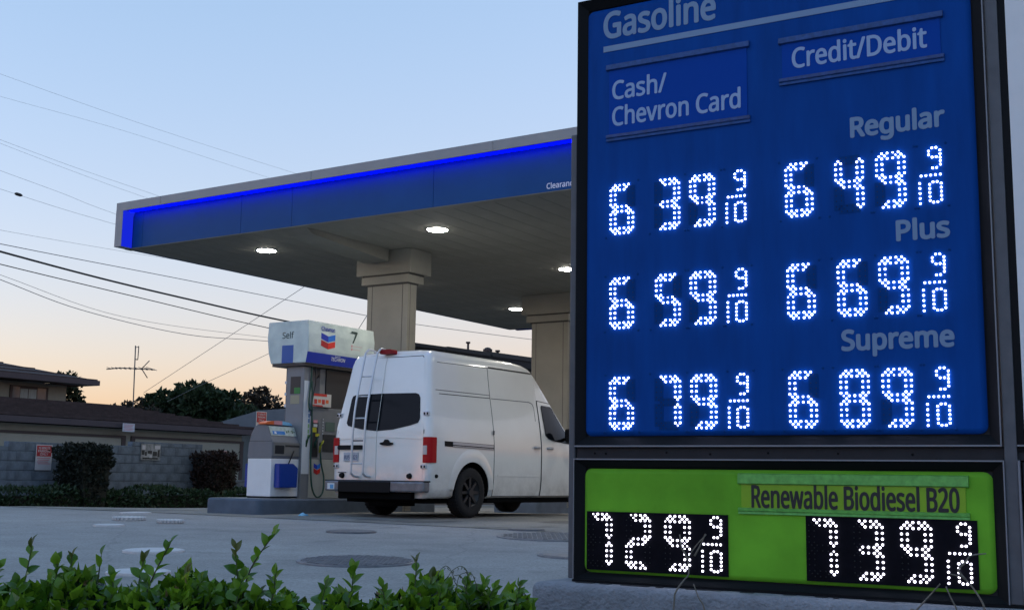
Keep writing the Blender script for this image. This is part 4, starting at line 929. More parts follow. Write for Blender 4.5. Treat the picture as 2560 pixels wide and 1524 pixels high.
    bx("grille", M_black, T, -.5, .5, 5.9, 6.06, .55, .80)
    # wheels
    def lathe_x(bm, pr, n=40, caps=(True, True)):
        rg = [[bm.verts.new((x, r * math.cos(2 * math.pi * k / n), r * math.sin(2 * math.pi * k / n))) for k in range(n)] for x, r in pr]
        for i in range(len(rg) - 1):
            for k in range(n):
                f = bm.faces.new((rg[i][k], rg[i][(k + 1) % n], rg[i + 1][(k + 1) % n], rg[i + 1][k])); f.smooth = True
        if caps[0]: bm.faces.new(rg[0])
        if caps[1]: bm.faces.new(rg[-1][::-1])
    bm = bmesh.new(); lathe_x(bm, [(-.12, .24), (-.125, .30), (-.125, .35), (-.105, .382), (-.06, .392), (.06, .392), (.105, .382), (.125, .35), (.125, .30), (.115, .24)], caps=(True, False))
    for k in range(40):
        a = 2 * math.pi * k / 40; ca, sa_ = math.cos(a), math.sin(a)
        bmm = Matrix.Rotation(a, 4, 'X')
        r = bmesh.ops.create_cube(bm, size=1.0, matrix=bmm @ Matrix.Translation((0, 0, .3915)) @ Matrix.Diagonal((.20, .03, .012, 1)))
    me_t = bm_mesh("tyre", bm, M_rubber)
    bm = bmesh.new(); lathe_x(bm, [(.02, .05), (.055, .20), (.10, .235), (.112, .245), (.116, .238)], caps=(True, False))
    for k in range(8):
        bmesh.ops.create_cube(bm, size=1.0, matrix=Matrix.Rotation(2 * math.pi * k / 8, 4, 'X') @ Matrix.Translation((.085, 0, .14)) @ Matrix.Diagonal((.03, .045, .20, 1)))
    bmesh.ops.create_cone(bm, cap_ends=True, segments=20, radius1=.075, radius2=.06, depth=.06, matrix=Matrix.Translation((.10, 0, 0)) @ Matrix.Rotation(math.pi / 2, 4, 'Y'))
    me_r = bm_mesh("rim", bm, mat("dark_steel_rim", (0.026, 0.027, 0.030), 0.45, metal=0.4))
    for y in WY:
        for s in (1, -1):
            w = link("wheel", bm_mesh("hub", (lambda b: (bmesh.ops.create_cone(b, cap_ends=True, segments=20, radius1=.12, radius2=.12, depth=.12, matrix=Matrix.Rotation(math.pi / 2, 4, 'Y')), b)[1])(bmesh.new()), M_under), T, (s * .865, y, .392), (0, 0, 0 if s > 0 else math.pi))
            link("tyre", me_t, w); link("rim", me_r, w)
van()

# ------------------------------------------------------------------ block wall on the left
M_block = mat("slump_block", (0.125, 0.158, 0.20), 0.85, var=0.35, vscale=4, bump=0.5, bscale=25, bdist=0.02)
M_mortar = mat("wall_mortar", (0.09, 0.115, 0.145), 0.9)
AWL = -22.4
def block_wall():
    T = empty("block_wall", W(AWL, 8.0, -0.12), CA, "stepped grey-blue concrete block wall behind the low hedge", "wall")
    secs = [(0.0, 7.46, 1.30), (7.46, 10.66, 1.41), (10.66, 12.8, 1.51), (12.8, 24.0, 0.66)]
    bh = 0.201
    meshes = []
    for k in range(3):
        bm = bmesh.new(); box(bm, -0.082, 0.082, 0.0, 0.4, 0.003, bh - 0.004, 0.006, 2)
        for v in bm.verts: v.co += Vector((RNG.uniform(-.003, .003), 0, RNG.uniform(-.003, .003)))
        meshes.append(bm_mesh("block", bm, M_block))
    for si, (y0, y1, h) in enumerate(secs):
        core = bx("mortar_core", M_mortar, T, -0.068, 0.068, y0 + .002, y1 - .002, 0.0, h - 0.02)
        nrow = int(math.ceil(h / bh)); nb = int(round((y1 - y0) / 0.4))
        if si == 0: lo = 10
        else: lo = 0
        bl = (y1 - y0) / nb
        for r in range(nrow):
            hz = min(bh, h - r * bh); 
            if hz < 0.05: continue
            for k in range(lo, nb + 1):
                off = 0.5 if r % 2 else 0.0; ys = y0 + (k - off) * bl; ye = ys + bl
                ys = max(ys, y0); ye = min(ye, y1)
                if ye - ys < 0.06: continue
                if si == 3 and ys > 18.5: continue
                o = link("block", meshes[RNG.randrange(3)], T, (RNG.uniform(-.0015, .0015), ys, r * bh)); o.scale = (1, (ye - ys) / 0.4, hz / bh)
        if si == 0: bx("plain_stretch", M_block, T, -0.08, 0.08, 0.0, y0 + lo * bl - 0.21, 0.0, h)
block_wall()

def flat_sign(name, loc, rz, w, h, label, layers, post=None, tilt=0.0):
    t = empty(name, loc, rz, label, "sign"); t.rotation_euler = (0, tilt, rz)
    # face looks along +x local; width along y
    bm = bmesh.new(); prism_x(bm, rrect(0, w, 0, h, .012, 3), -.004, 0.0); obj("plate", bm, layers[0], t)
    for (m, y0, y1, z0, z1) in layers[1]: bx("print_field", m, t, -.001, .002, y0, y1, z0, z1)
    for (s, m, y0, y1, z0, c) in layers[2]: lettering("lettering", s, m, t, y0, y1, z0, c, .0022, .012, axis='y')
    if post: tb("post", M_darkgrey, t, [(-.03, w / 2, post), (-.03, w / 2, h * .9)], .025, 8)
    return t
M_sw = mat("sign_white", (0.52, 0.52, 0.56), 0.5, var=.06, vscale=8); M_sr = mat("sign_red", (0.40, 0.025, 0.035), 0.5); M_sp = mat("sign_pink_print", (0.55, 0.25, 0.28), 0.5)
def red_lines(w, h, z0, z1, n): return [(M_sp, w * .10 + w * .05 * (k % 2), w * (.90 - .06 * (k % 3)), z1 - (k + .7) * (z1 - z0) / n, z1 - (k + .25) * (z1 - z0) / n) for k in range(n)]
w, h = 0.40, 0.54
flat_sign("parking_sign", W(-22.29, 16.106, 0.697), CA, w, h, "red over white parking notice on the block wall left of the big shrub",
    (M_sw, [(M_sr, .02, w - .02, h * .54, h - .02)] + red_lines(w, h, h * .22, h * .50, 4), [("10 MINUTE", M_sw, .06, w - .06, h * .82, .050), ("PARKING", M_sw, .05, w - .05, h * .70, .050), ("ONLY", M_sw, .10, w - .10, h * .58, .050)]))
w, h = 0.57, 0.375
M_bk = mat("sign_black_smear", (0.02, 0.025, 0.028), .5)
flat_sign("weathered_sign", W(-22.29, 18.897, 0.974), CA, w, h, "black and white weathered notice on the higher wall section",
    (mat("sign_worn", (0.40, 0.42, 0.43), .5, color2=(.10, .12, .13), vscale=7), [(M_bk, .02, .10, .12, .22), (M_bk, .12, .17, .10, .19), (M_bk, .20, .32, .15, .22), (M_bk, .35, .47, .10, .20), (M_bk, .49, .55, .08, .24), (M_sw, .03, .12, .24, .34), (M_sw, .40, .56, .26, .34), (M_bk, .05, .50, .02, .06), (M_sw, .25, .33, .05, .12)], []))
w, h = 0.49, 0.27
flat_sign("eave_sign", W(-31.85, 26.19, 2.025), CA, w, h, "small white notice with faint red print hanging on the garage fascia", (M_sw, red_lines(w, h, .03, .25, 5), []))
w, h = 0.29, 0.36
flat_sign("parking_sign", (-5.07, 24.0, 1.56), CA, w, h, "red parking notice on a post seen over the service bin",
    (M_sw, [(M_sr, .015, w - .015, h * .40, h - .015)], [("10 MINUTE", M_sw, .04, w - .04, h * .80, .038), ("PARKING", M_sw, .04, w - .04, h * .64, .038), ("ONLY", M_sw, .07, w - .07, h * .47, .038)]), post=-1.63)
t = empty("bollard", W(-22.05, 21.3, -0.1), CA, "round-topped pinkish post standing behind the reddish clipped shrub", "bollard")
bm = bmesh.new(); n = 20
pr = [(.085, 0), (.085, 1.20), (.084, 1.26), (.07, 1.31), (.04, 1.34), (.0, 1.35)]
tube(bm, [(0, 0, z) for r, z in pr], [max(r, .004) for r, z in pr], 20); obj("post", bm, mat("terracotta_post", (.36, .15, .12), .6, var=.2, vscale=8), t)
tb("base_ring", M_darkgrey, t, [(0, 0, 0), (0, 0, .04)], .11, 16)

# ------------------------------------------------------------------ buildings
M_rooft = mat("brown_shingle", (0.060, 0.038, 0.036), 0.9, var=0.35, vscale=5, bump=0.6, bscale=14, bdist=0.03, stretch=(3, .6, 1))
M_bfascia = mat("brown_fascia", (0.070, 0.050, 0.055), 0.7, var=.1, vscale=3); M_cream = mat("cream_stucco", (0.27, 0.25, 0.20), 0.85, var=0.10, vscale=2)
M_brtrim = mat("brown_trim", (0.055, 0.036, 0.032), 0.7); M_pane = mat("window_pane", (0.10, 0.12, 0.13), 0.08); M_door = mat("garage_door", (0.31, 0.285, 0.23), 0.7, var=.06, vscale=2)
def garage():
    # local x = C1 (toward the station), y = C2 (along the eave)
    y0 = 6.0; L_ = 26.4; T = empty("garage_block", W(-32, y0, -0.3), CA, "long low cream garage with brown shingle roof behind the wall", "garage")
    E_ = 2.15 + .3
    bx("wall", M_cream, T, -8.0, -0.35, 0.4, L_ - 0.35, 0.0, E_ - 0.02)
    # roof: hip at the right end
    bm = bmesh.new(); ze, zr = E_ + .19, 3.08 + .3
    v = [bm.verts.new(p) for p in ((0, -0.5, ze), (0, L_, ze), (-8.4, L_, ze), (-8.4, -0.5, ze), (-3.6, -0.5, zr), (-3.6, L_ - 3.7, zr))]
    for f in ((0, 1, 5, 4), (1, 2, 5), (2, 3, 4, 5), (0, 4, 3), (3, 2, 1, 0)): bm.faces.new([v[i] for i in f])
    roof = obj("roof", bm, M_rooft, T)
    # shingle courses
    for k in range(9):
        t0 = k / 9; x = -3.6 * t0; z = ze + (zr - ze) * t0; yr = L_ - 3.7 * t0
        bx("shingle_course", M_rooft, roof, x - 0.36, x - 0.01, -0.5, yr - 0.05, z + 0.02, z + 0.055 + .05)
    bx("fascia", M_bfascia, roof, -0.02, 0.03, -0.5, L_ + .03, E_ - 0.0, ze - .002); bx("fascia", M_bfascia, roof, -8.4, -0.021, L_ + .0, L_ + .03, E_, ze - .002)
    bx("eave_soffit", M_brtrim, roof, -0.34, -0.021, -0.5, L_ - .02, E_ + .01, E_ + .03)
    for (ya, yb) in ((-0.4 + 1.0, 9.2), (9.9, 20.62), (21.05, 26.0)):
        d = bx("garage_door", M_door, T, -0.36, -0.325, ya, yb, 0.0, 1.86 + .3 - .03)
        bx("door_trim", M_brtrim, d, -0.35, -0.29, ya - .1, yb + .1, 1.86 + .3 - .03, 1.94 + .3 - .03)
        for yy in (ya - .1, yb - .06): bx("door_trim", M_brtrim, d, -0.35, -0.295, yy, yy + .16, 0.0, 1.86 + .3 - .031)
garage()
def house():
    y0 = 18.0; T = empty("apartment_house", W(-41, y0, -0.3), CA, "two-storey cream apartment house with brown roof at the left edge", "house")
    Y1 = 12.82; zt = 4.15 + .3
    bx("wall", M_cream, T, -8, 0, 0.0, Y1, 0.0, zt - .01)
    bm = bmesh.new(); ze = 4.36 + .3
    v = [bm.verts.new(p) for p in ((.95, -1, ze), (.95, Y1 + .80, ze), (-9, Y1 + .80, ze), (-9, -1, ze), (-4, -1, ze + 1.15), (-4, Y1 - 4.4, ze + 1.15))]
    for f in ((0, 1, 5, 4), (1, 2, 5), (2, 3, 4, 5), (0, 4, 3), (3, 2, 1, 0)): bm.faces.new([v[i] for i in f])
    roof = obj("roof", bm, M_rooft, T)
    bx("fascia", M_bfascia, roof, .93, .98, -1, Y1 + .83, ze - .20, ze - .002); bx("fascia", M_bfascia, roof, -9, .929, Y1 + .80, Y1 + .83, ze - .20, ze - .002); bx("eave_soffit", M_brtrim, roof, 0.0, .929, -1, Y1 + .79, ze - .19, ze - .16)
    for k in range(6):
        t0 = k / 6; bx("shingle_course", M_rooft, roof, .95 - 4.95 * t0 - .75, .95 - 4.95 * t0 - .01, -1, Y1 + .74 - 5.2 * t0, ze + 1.15 * t0 - .01, ze + 1.15 * t0 + .045)
    wy0, wy1, wz0, wz1 = 28.26 - y0, 29.95 - y0, 3.42 + .3, 3.93 + .3
    f = bx("window", M_brtrim, T, .001, .05, wy0, wy1, wz0, wz1 + .05)
    bx("pane", M_pane, f, .03, .055, wy0 + .10, wy0 + .42, wz0 + .04, wz1)
    for a, b in ((.44, .78), (.81, 1.16)): bx("curtain_pane", mat("pale_curtain", (.28, .30, .28), .5, var=.2, vscale=6, stretch=(1, 6, .5)), f, .03, .056, wy0 + a, wy0 + b, wz0 + .04, wz1 - .06)
    bx("pane", M_pane, f, .03, .055, wy0 + 1.2, wy1 - .10, wz0 + .04, wz1)
house()
def grey_house():
    T = empty("grey_roof_house", (-11.2, 51.0, -0.1), CA, "distant low house with blue-grey roof behind the garage end", "house")
    bx("wall", mat("grey_siding", (.11, .125, .125), .8, var=.1, vscale=3), T, -1.6, 5.6, 0, 6, 0, 2.75)
    bm = bmesh.new(); o_ = [(-2.0, 2.72), (6.0, 2.72), (6.0, 2.80), (3.2, 3.52), (1.2, 3.46), (-2.0, 2.82)]; prism_y(bm, o_, -.5, 6.5)
    r = obj("roof", bm, mat("blue_grey_roof", (.11, .13, .155), .7, var=.12, vscale=3), T)
    tb("vent_pipe", M_whitepaint, r, [(1.9, .6, 3.3), (1.9, .6, 4.06)], .06, 10); tb("pipe_cap", M_darkgrey, r, [(1.9, .6, 4.06), (1.9, .6, 4.14)], .09, 10)
grey_house()
def shop():
    T = empty("dark_roof_building", (-3.25, 33.35, -0.1), math.radians(49.7), "dark flat-roofed building whose roof edge shows above the van", "building")
    zt = 4.52
    bx("wall", mat("shop_wall", (.13, .12, .11), .85, var=.15, vscale=2), T, 0.15, 16, 0.25, 1.7, 0.0, zt - .32)
    bx("roof", mat("dark_roof_edge", (.018, .018, .020), .8, var=.3, vscale=6, bump=.4, bscale=10), T, 0.0, 16.2, 0.0, 1.8, zt - .31, zt, .03, 1)
    for k in range(8): bx("gravel_stop", M_joint, T, .1 + 2 * k, 2.0 + 2 * k, -.04, .10, zt - .05, zt + .05 + .02 * (k % 3))
    m = mat("rusty_vent_metal", (.06, .042, .04), .6, var=.3, vscale=10)
    def at(px):  # distance along the front
        return px
    def pipe(x, h, r, cap):
        tb("vent_pipe", m, T, [(x, .3, zt), (x, .3, zt + h)], r, 10); tb("pipe_cap", m, T, [(x, .3, zt + h), (x, .3, zt + h + .05)], r * cap, 10)
    pipe(3.35, .30, .035, 2.0); pipe(4.72, .17, .045, 1.8)
    x = 4.25; bm = bmesh.new(); pr = [(.07, 0), (.07, .06), (.11, .08), (.135, .14), (.125, .20), (.085, .25), (.0, .27)]
    tube(bm, [(x, .3, zt + z) for r, z in pr], [max(r, .004) for r, z in pr], 16); tv = obj("turbine_vent", bm, m, T)
    for k in range(12):
        a = 2 * math.pi * k / 12; bx("vane", m, tv, x + .128 * math.cos(a) - .012, x + .128 * math.cos(a) + .012, .3 + .128 * math.sin(a) - .012, .3 + .128 * math.sin(a) + .012, zt + .08, zt + .21)
shop()
# TV antenna on its mast
def antenna():
    m = mat("antenna_metal", (.10, .09, .085), .5)
    T = empty("tv_antenna", (-13.83, 44.0, -0.1), 0, "thin rooftop television antenna against the sunset sky", "antenna")
    tb("mast", m, T, [(0.0, 0, 0.0), (0, 0, 3.3), (-.045, 0, 5.45)], .022, 6); tb("boom", m, T, [(-1.06, 0, 4.56), (-.57, 0, 4.617), (.72, 0, 4.57)], .020, 6)
    for x, l in ((-.95, .30), (-.78, .34), (-.62, .36), (-.45, .38), (-.28, .4), (-.1, .44), (.1, .5), (.28, .55), (.45, .6), (.60, .65)):
        tb("element", m, T, [(x, -l, 4.60), (x, l, 4.60)], .012, 5)
    tb("reflector_arm", m, T, [(.23, 0, 4.598), (.47, .1, 4.908)], .018, 6); tb("reflector_arm", m, T, [(.23, 0, 4.598), (.435, .1, 4.267)], .018, 6)
    tb("folded_dipole", m, T, smooth_path([(.06, 0, 5.41), (.075, 0, 5.40), (.07, 0, 5.0), (.055, 0, 4.93), (-.01, 0, 4.95)], 4), .018, 6); tb("dipole_stub", m, T, [(-.04, 0, 5.38), (.06, 0, 5.40)], .014, 5)
antenna()

# ------------------------------------------------------------------ overhead lines
M_wire = mat("black_cable", (.012, .012, .013), .6); M_wire2 = mat("thin_grey_wire", (.16, .16, .17), .6)
POLE = Vector((-4.55, 46.5, 0))
def wire(pts, r, label, m=M_wire, to=None, back=1):
    P = [Vector(p) for p in pts]
    if back:
        sg = (P[0] - P[1]); bend = Vector((0, 0, .012 * sg.length)); P = [P[0] + sg * k + bend * k * k for k in (5, 4, 3, 2, 1)] + P
    if to is not None: P = P + [Vector(to)]
    bm = bmesh.new(); tube(bm, smooth_path(P, 7), r, 6); o = obj("overhead_wire", bm, m); tag(o, label, "wire", "overhead wires across the sunset sky"); return o
wire([(-13.93, 32.0, 6.57), (-12.34, 35.59, 6.45), (-10.43, 38.76, 6.30), (-8.06, 41.92, 6.09)], .030, "thickest black overhead cable, sagging behind the pump sign", to=POLE + Vector((0, 0, 5.95)))
wire([(-13.94, 32.0, 6.78), (-10.94, 38.04, 6.93), (-5.48, 44.84, 6.71), (-3.67, 46.64, 6.63), (0.91, 50.65, 6.58), (6.5, 55.6, 6.6)], .011, "wire just above the thick cable, reappearing between the canopy columns", M_wire2)
wire([(-13.90, 32.0, 6.22), (-11.68, 36.74, 6.09), (-8.51, 41.34, 5.76)], .014, "wire just below the thick cable", to=POLE + Vector((0, 0, 5.5)))
wire([(-13.87, 32.0, 5.80), (-12.63, 34.88, 5.39), (-10.56, 38.47, 5.15), (-8.49, 41.34, 5.29)], .010, "lowest drooping wire ending behind the pump sign", M_wire2, to=POLE + Vector((0, 0, 5.5)))
wire([(-13.88, 32.0, 5.93), (-11.88, 36.31, 5.40), (-8.49, 41.34, 5.42)], .006, "faint drooping wire just above the lowest one", M_wire2, to=POLE + Vector((0, 0, 5.62)))
wire([(-13.97, 32.0, 7.16), (-12.01, 36.31, 7.43), (-9.15, 40.63, 7.61)], .004, "faint wire just under the canopy corner", M_wire2, to=POLE + Vector((0, 0, 7.6)))
far = M_wire2
wire([(-25.49, 57.0, 20.13), (-20.02, 61.89, 19.19), (-13.24, 66.92, 18.08), (-4, 73.5, 16.7)], .0055, "highest faint wire crossing the pale blue sky", far)
wire([(-25.40, 57.0, 18.98), (-20.68, 61.31, 18.6), (-14.45, 66.06, 17.55), (-5, 73, 16.0)], .005, "second highest faint wire above the canopy roof", far)
wire([(-25.23, 57.0, 16.78), (-22.33, 59.73, 16.10), (-19.09, 62.46, 15.41), (-13, 67.5, 14.1)], .006, "upper wire of the close pair meeting the canopy top", far)
wire([(-25.22, 57.0, 16.60), (-22.49, 59.59, 15.90), (-19.44, 62.18, 15.17), (-13, 67.4, 13.8)], .0055, "lower wire of the close pair meeting the canopy top", far)
wire([(-25.11, 57.0, 15.23), (-22.86, 59.16, 14.66), (-20.76, 61.0, 14.05), (-14, 67, 12.5)], .0065, "wire meeting the upper part of the canopy corner", far)
w12 = wire([(-25.04, 57.0, 14.31), (-22.81, 59.16, 13.86), (-20.73, 61.0, 13.50), (-14, 67, 12.4)], .007, "wire carrying the small dark marker near the left edge", far)
bm = bmesh.new(); tube(bm, [(-24.52, 57.48, 14.21), (-24.45, 57.53, 14.20), (-24.30, 57.66, 14.17), (-24.23, 57.72, 14.16)], [.035, .08, .08, .035], 10); obj("line_marker", bm, M_wire, w12)
wire([(-5.99, 34.0, 6.04), (-9.8, 39.0, 4.78), (-13.47, 44.0, 3.62)], .008, "long slanting guy wire from under the canopy to the trees", M_wire2, back=0)
wire([(-6.9, 43.6, 6.15), (-9.01, 44.0, 5.10), (-11.23, 44.0, 4.01), (-12.6, 44.0, 3.3)], .008, "short slanting wire from behind the pump sign to the big tree", M_wire2, back=0)
wire([(-4.15, 34.0, 5.24), (-4.58, 34.0, 4.50), (-5.2, 34.0, 3.4)], .009, "short steep wire beside the front column", M_wire2, back=0)
T = empty("utility_pole", (POLE.x, POLE.y, -0.1), 0, "wooden utility pole behind the front canopy column", "pole")
tb("shaft", mat("pole_wood", (.10, .075, .055), .9, var=.3, vscale=6, stretch=(3, 3, .4)), T, [(0, 0, 0), (0, 0, 7.6)], [.15, .11], 12); bx("crossarm", mat("pole_wood", (.1, .075, .055)), T, -.5, .5, -.05, .05, 7.3, 7.42)

# ------------------------------------------------------------------ foliage
def leaf_arrays(n_pts_fn, count, size, rng, up=0.5, jitter=0.35, fold=True, aspect=0.52):
    """builds one big array mesh of folded leaves; n_pts_fn(rng) -> (pos, outward normal)"""
    V = np.zeros((count * 6, 3)); Fq = []
    for i in range(count):
        p, nrm = n_pts_fn(rng); s = size * rng.choice((.55, .75, .9, 1.0, 1.1, 1.35)) * rng.uniform(.85, 1.15)
        d = Vector((nrm[0] + rng.gauss(0, jitter), nrm[1] + rng.gauss(0, jitter), nrm[2] + up + rng.gauss(0, jitter)))
        d.normalize() if d.length > 1e-6 else None
        side = d.cross(Vector((rng.gauss(0, 1), rng.gauss(0, 1), rng.gauss(0, 1))))
        if side.length < 1e-5: side = Vector((1, 0, 0))
        side.normalize(); nn = d.cross(side).normalized(); w = s * aspect * .5; P = Vector(p)
        q = (P, P + d * s * .42 + side * w + nn * w * .5, P + d * s * .42 - side * w + nn * w * .5, P + d * s * .48, P + d * s - nn * s * .10, P + d * s * .8 + side * w * .45)
        b = i * 6
        for k in range(6): V[b + k] = q[k]
        V[b + 5] = P + d * s * .42
        Fq += [(b, b + 1, b + 3), (b, b + 3, b + 2), (b + 1, b + 4, b + 3), (b + 3, b + 4, b + 2)]
    return V, Fq
def leaf_obj(name, V, Fq, m, parent, loc=None):
    me = bpy.data.meshes.new(name); me.from_pydata(V.tolist(), [], Fq); me.materials.append(m); me.update()
    return link(name, me, parent, loc)
def clump_fn(clumps):
    tot = [c[4] for c in clumps]
    def fn(rng):
        c = rng.choices(clumps, tot)[0]
        while True:
            u = Vector((rng.gauss(0, 1), rng.gauss(0, 1), rng.gauss(0, 1)))
            if u.length > 1e-3: break
        u.normalize(); r = rng.uniform(.62, 1.04)
        return (c[0] + u.x * c[3] * r, c[1] + u.y * c[3] * r, c[2] + u.z * c[3] * .85 * r), (u.x, u.y, u.z)
    return fn
def tree(loc, label, blobs, size, count, m, seed, trunk_r=.16):
    rng = random.Random(seed); T = empty("tree", loc, 0, label, "tree", "trees behind the garages")
    cl = []
    for (x, y, z, r) in blobs:
        cl.append((x, y, z, r * .72, r * r))
        for k in range(int(9 + r * 5)):
            u = Vector((rng.gauss(0, 1), rng.gauss(0, 1), rng.gauss(0, .8))).normalized(); rr = r * rng.uniform(.18, .40)
            cl.append((x + u.x * r * .82, y + u.y * r * .82, z + u.z * r * .80, rr, rr * r * .9))
    V, F_ = leaf_arrays(clump_fn(cl), count, size, rng, up=.15, jitter=.5, aspect=.7)
    leaf_obj("crown", V, F_, m, T)
    bk = mat("tree_bark", (.06, .045, .035), .9, var=.3, vscale=8); bm = bmesh.new(); x, y, z, r = blobs[0]
    tube(bm, smooth_path([(x * .2, y * .2, 0), (x * .4, y * .3, z * .4), (x, y, z)], 4), [trunk_r, trunk_r * .95, trunk_r * .9, trunk_r * .85, trunk_r * .8, trunk_r * .7, trunk_r * .6, trunk_r * .5, trunk_r * .4], 10)
    for (bx_, by_, bz_, br_) in blobs:
        tube(bm, smooth_path([(x * .4, y * .3, z * .42), ((x * .4 + bx_) / 2, (y * .3 + by_) / 2, z * .42 + (bz_ - z * .42) * .6), (bx_, by_, bz_ + br_ * .5)], 3), [trunk_r * .5 * (1 - .11 * k) for k in range(7)], 7)
    obj("trunk", bm, bk, T)
L_tree = leaf_mat("tree_leaf", (.006, .018, .007), (.024, .052, .016), .7, 1.2, .12)
L_red = leaf_mat("reddish_leaf", (.014, .012, .009), (.040, .030, .018), .7, 1.2, .15)
L_yel = leaf_mat("olive_leaf", (.014, .022, .008), (.045, .055, .018), .7, 1.2, .15)
tree((-15.2, 58, -.1), "broad dark green tree crown in the middle behind the garage roof", [(0, 0, 3.9, 1.35), (-1.3, .3, 3.8, 1.0), (-1.75, 0, 3.35, .8), (1.1, .2, 3.75, 1.1), (2.0, 0, 3.45, .95), (-.4, 0, 4.35, .85), (.55, -.1, 4.3, .8), (-2.0, 0, 4.0, .5)], .25, 15000, L_tree, 11)
tree((-12.7, 62, -.1), "sparse brownish tree to the right of the broad green tree", [(.1, 0, 4.3, .85), (-.75, 0, 4.55, .65), (-1.1, 0, 3.9, .8), (.75, 0, 3.85, .5), (0, 0, 3.4, .9), (-.2, 0, 4.95, .38)], .20, 3600, L_red, 12)
tree((-18.0, 56, -.1), "thin scraggly tree below the television antenna", [(0.4, 0, 3.75, .50), (-.55, 0, 3.55, .45), (.95, 0, 3.5, .55), (-1.1, 0, 3.3, .35), (.2, 0, 3.2, .6)], .18, 2000, L_red, 13, .10)
tree((-18.5, 50, -.1), "leafy olive tree rising behind the apartment house eave", [(-.1, 0, 4.55, .42), (.15, 0, 4.1, .45), (.30, 0, 3.7, .42), (.1, 0, 3.3, .5), (-.35, 0, 4.3, .35)], .17, 1500, L_yel, 14, .10)

def shrub(loc, label, w, d, h, flare, m, count, seed, shoots=0):
    rng = random.Random(seed); T = empty("shrub", loc, CA, label, "shrub", "clipped shrubs against the wall")
    def fn(r):
        k = r.random(); z = r.uniform(0.05, 1) ** .9 * h; q = 1 - flare * (1 - z / h) ; hw = w / 2 * q; hd = d / 2 * q
        a = r.uniform(0, 2 * math.pi); ca, sa = math.cos(a), math.sin(a)
        ex = (abs(ca) ** 5 + abs(sa) ** 5) ** (-1 / 5); rr = r.uniform(.80, 1.03) if k < .7 else r.uniform(0, 1)
        rr *= 1 + .10 * math.sin(a * 3 + seed) + .07 * math.sin(a * 7 + z * 9) + .06 * math.sin(z * 14 + a)
        if k >= .7: z = h * (r.uniform(.90, 1.02) + .05 * math.sin(a * 4 + rr * 5))
        return (hd * ca * ex * rr, hw * sa * ex * rr, z), (ca * .8, sa * .8, .3 if k < .7 else 1)
    V, F_ = leaf_arrays(fn, count, .085, rng, up=.15, jitter=.75, aspect=.65); leaf_obj("foliage", V, F_, m, T)
    bm = bmesh.new()
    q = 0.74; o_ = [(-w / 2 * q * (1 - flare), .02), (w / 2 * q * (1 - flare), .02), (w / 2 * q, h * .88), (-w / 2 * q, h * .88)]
    prism_x(bm, o_, -d / 2 * .8, d / 2 * .8); obj("dark_core", bm, mat("shrub_shade_core", (.012, .014, .010), .95), T)  # solid near-black block standing in for the shaded inside of the shrub
    bk = mat("shrub_bark", (.05, .04, .03), .9)
    for k in range(3): tb("stem", bk, T, [(0, (k - 1) * .08, -.02), (0, (k - 1) * .2, h * .5)], .018, 6)
    for k in range(shoots):
        x, y = (-.05 + .05 * k, -.05 + .17 * k); tb("shoot", bk, T, [(x, y, h * .95), (x, y + .03, h + .08 + .08 * k)], .012, 5)
    return T
L_dark = leaf_mat("dark_shrub_leaf", (.004, .008, .006), (.011, .020, .012), .7, 6, .15)
L_dred = leaf_mat("dark_red_shrub_leaf", (.010, .006, .005), (.034, .015, .011), .7, 6, .15)
shrub((-8.98, 25.62, -.08), "large dark clipped shrub before the block wall", 1.0, .9, 1.24, .30, L_dark, 5200, 21, 2)
shrub((-7.12, 29.35, -.1), "smaller reddish clipped shrub at the end of the wall", .98, .8, 1.22, .22, L_dred, 4200, 22)
# dead-looking stalk on the big shrub
def low_hedge():
    rng = random.Random(31); T = empty("low_hedge", W(-21.55, 9.0, -.1), CA, "low dark green hedge strip along the foot of the block wall", "hedge")
    L_ = 16.0
    def fn(r):
        y = r.uniform(0, L_); hh = .34 + .06 * math.sin(y * 2.1) + .05 * math.sin(y * 5.3 + 1) + .03 * math.sin(y * 11); k = r.random()
        if k < .55: return (.48 * r.uniform(.8, 1.05), y, r.uniform(0, hh)), (.9, 0, .3)
        return (r.uniform(-.5, .5), y, hh * r.uniform(.92, 1.08)), (.2, 0, 1)
    V, F_ = leaf_arrays(fn, 11000, .085, rng, up=.3, jitter=.6, aspect=.65); o = leaf_obj("foliage", V, F_, leaf_mat("low_hedge_leaf", (.012, .026, .012), (.035, .075, .028), .5, 3, .2), T); o['kind'] = 'stuff'
    bx("dark_core", mat("shrub_shade_core", (.012, .014, .010), .95), T, -.42, .42, 0, L_, -.05, .28)  # dark solid core standing in for shade inside the hedge
low_hedge()

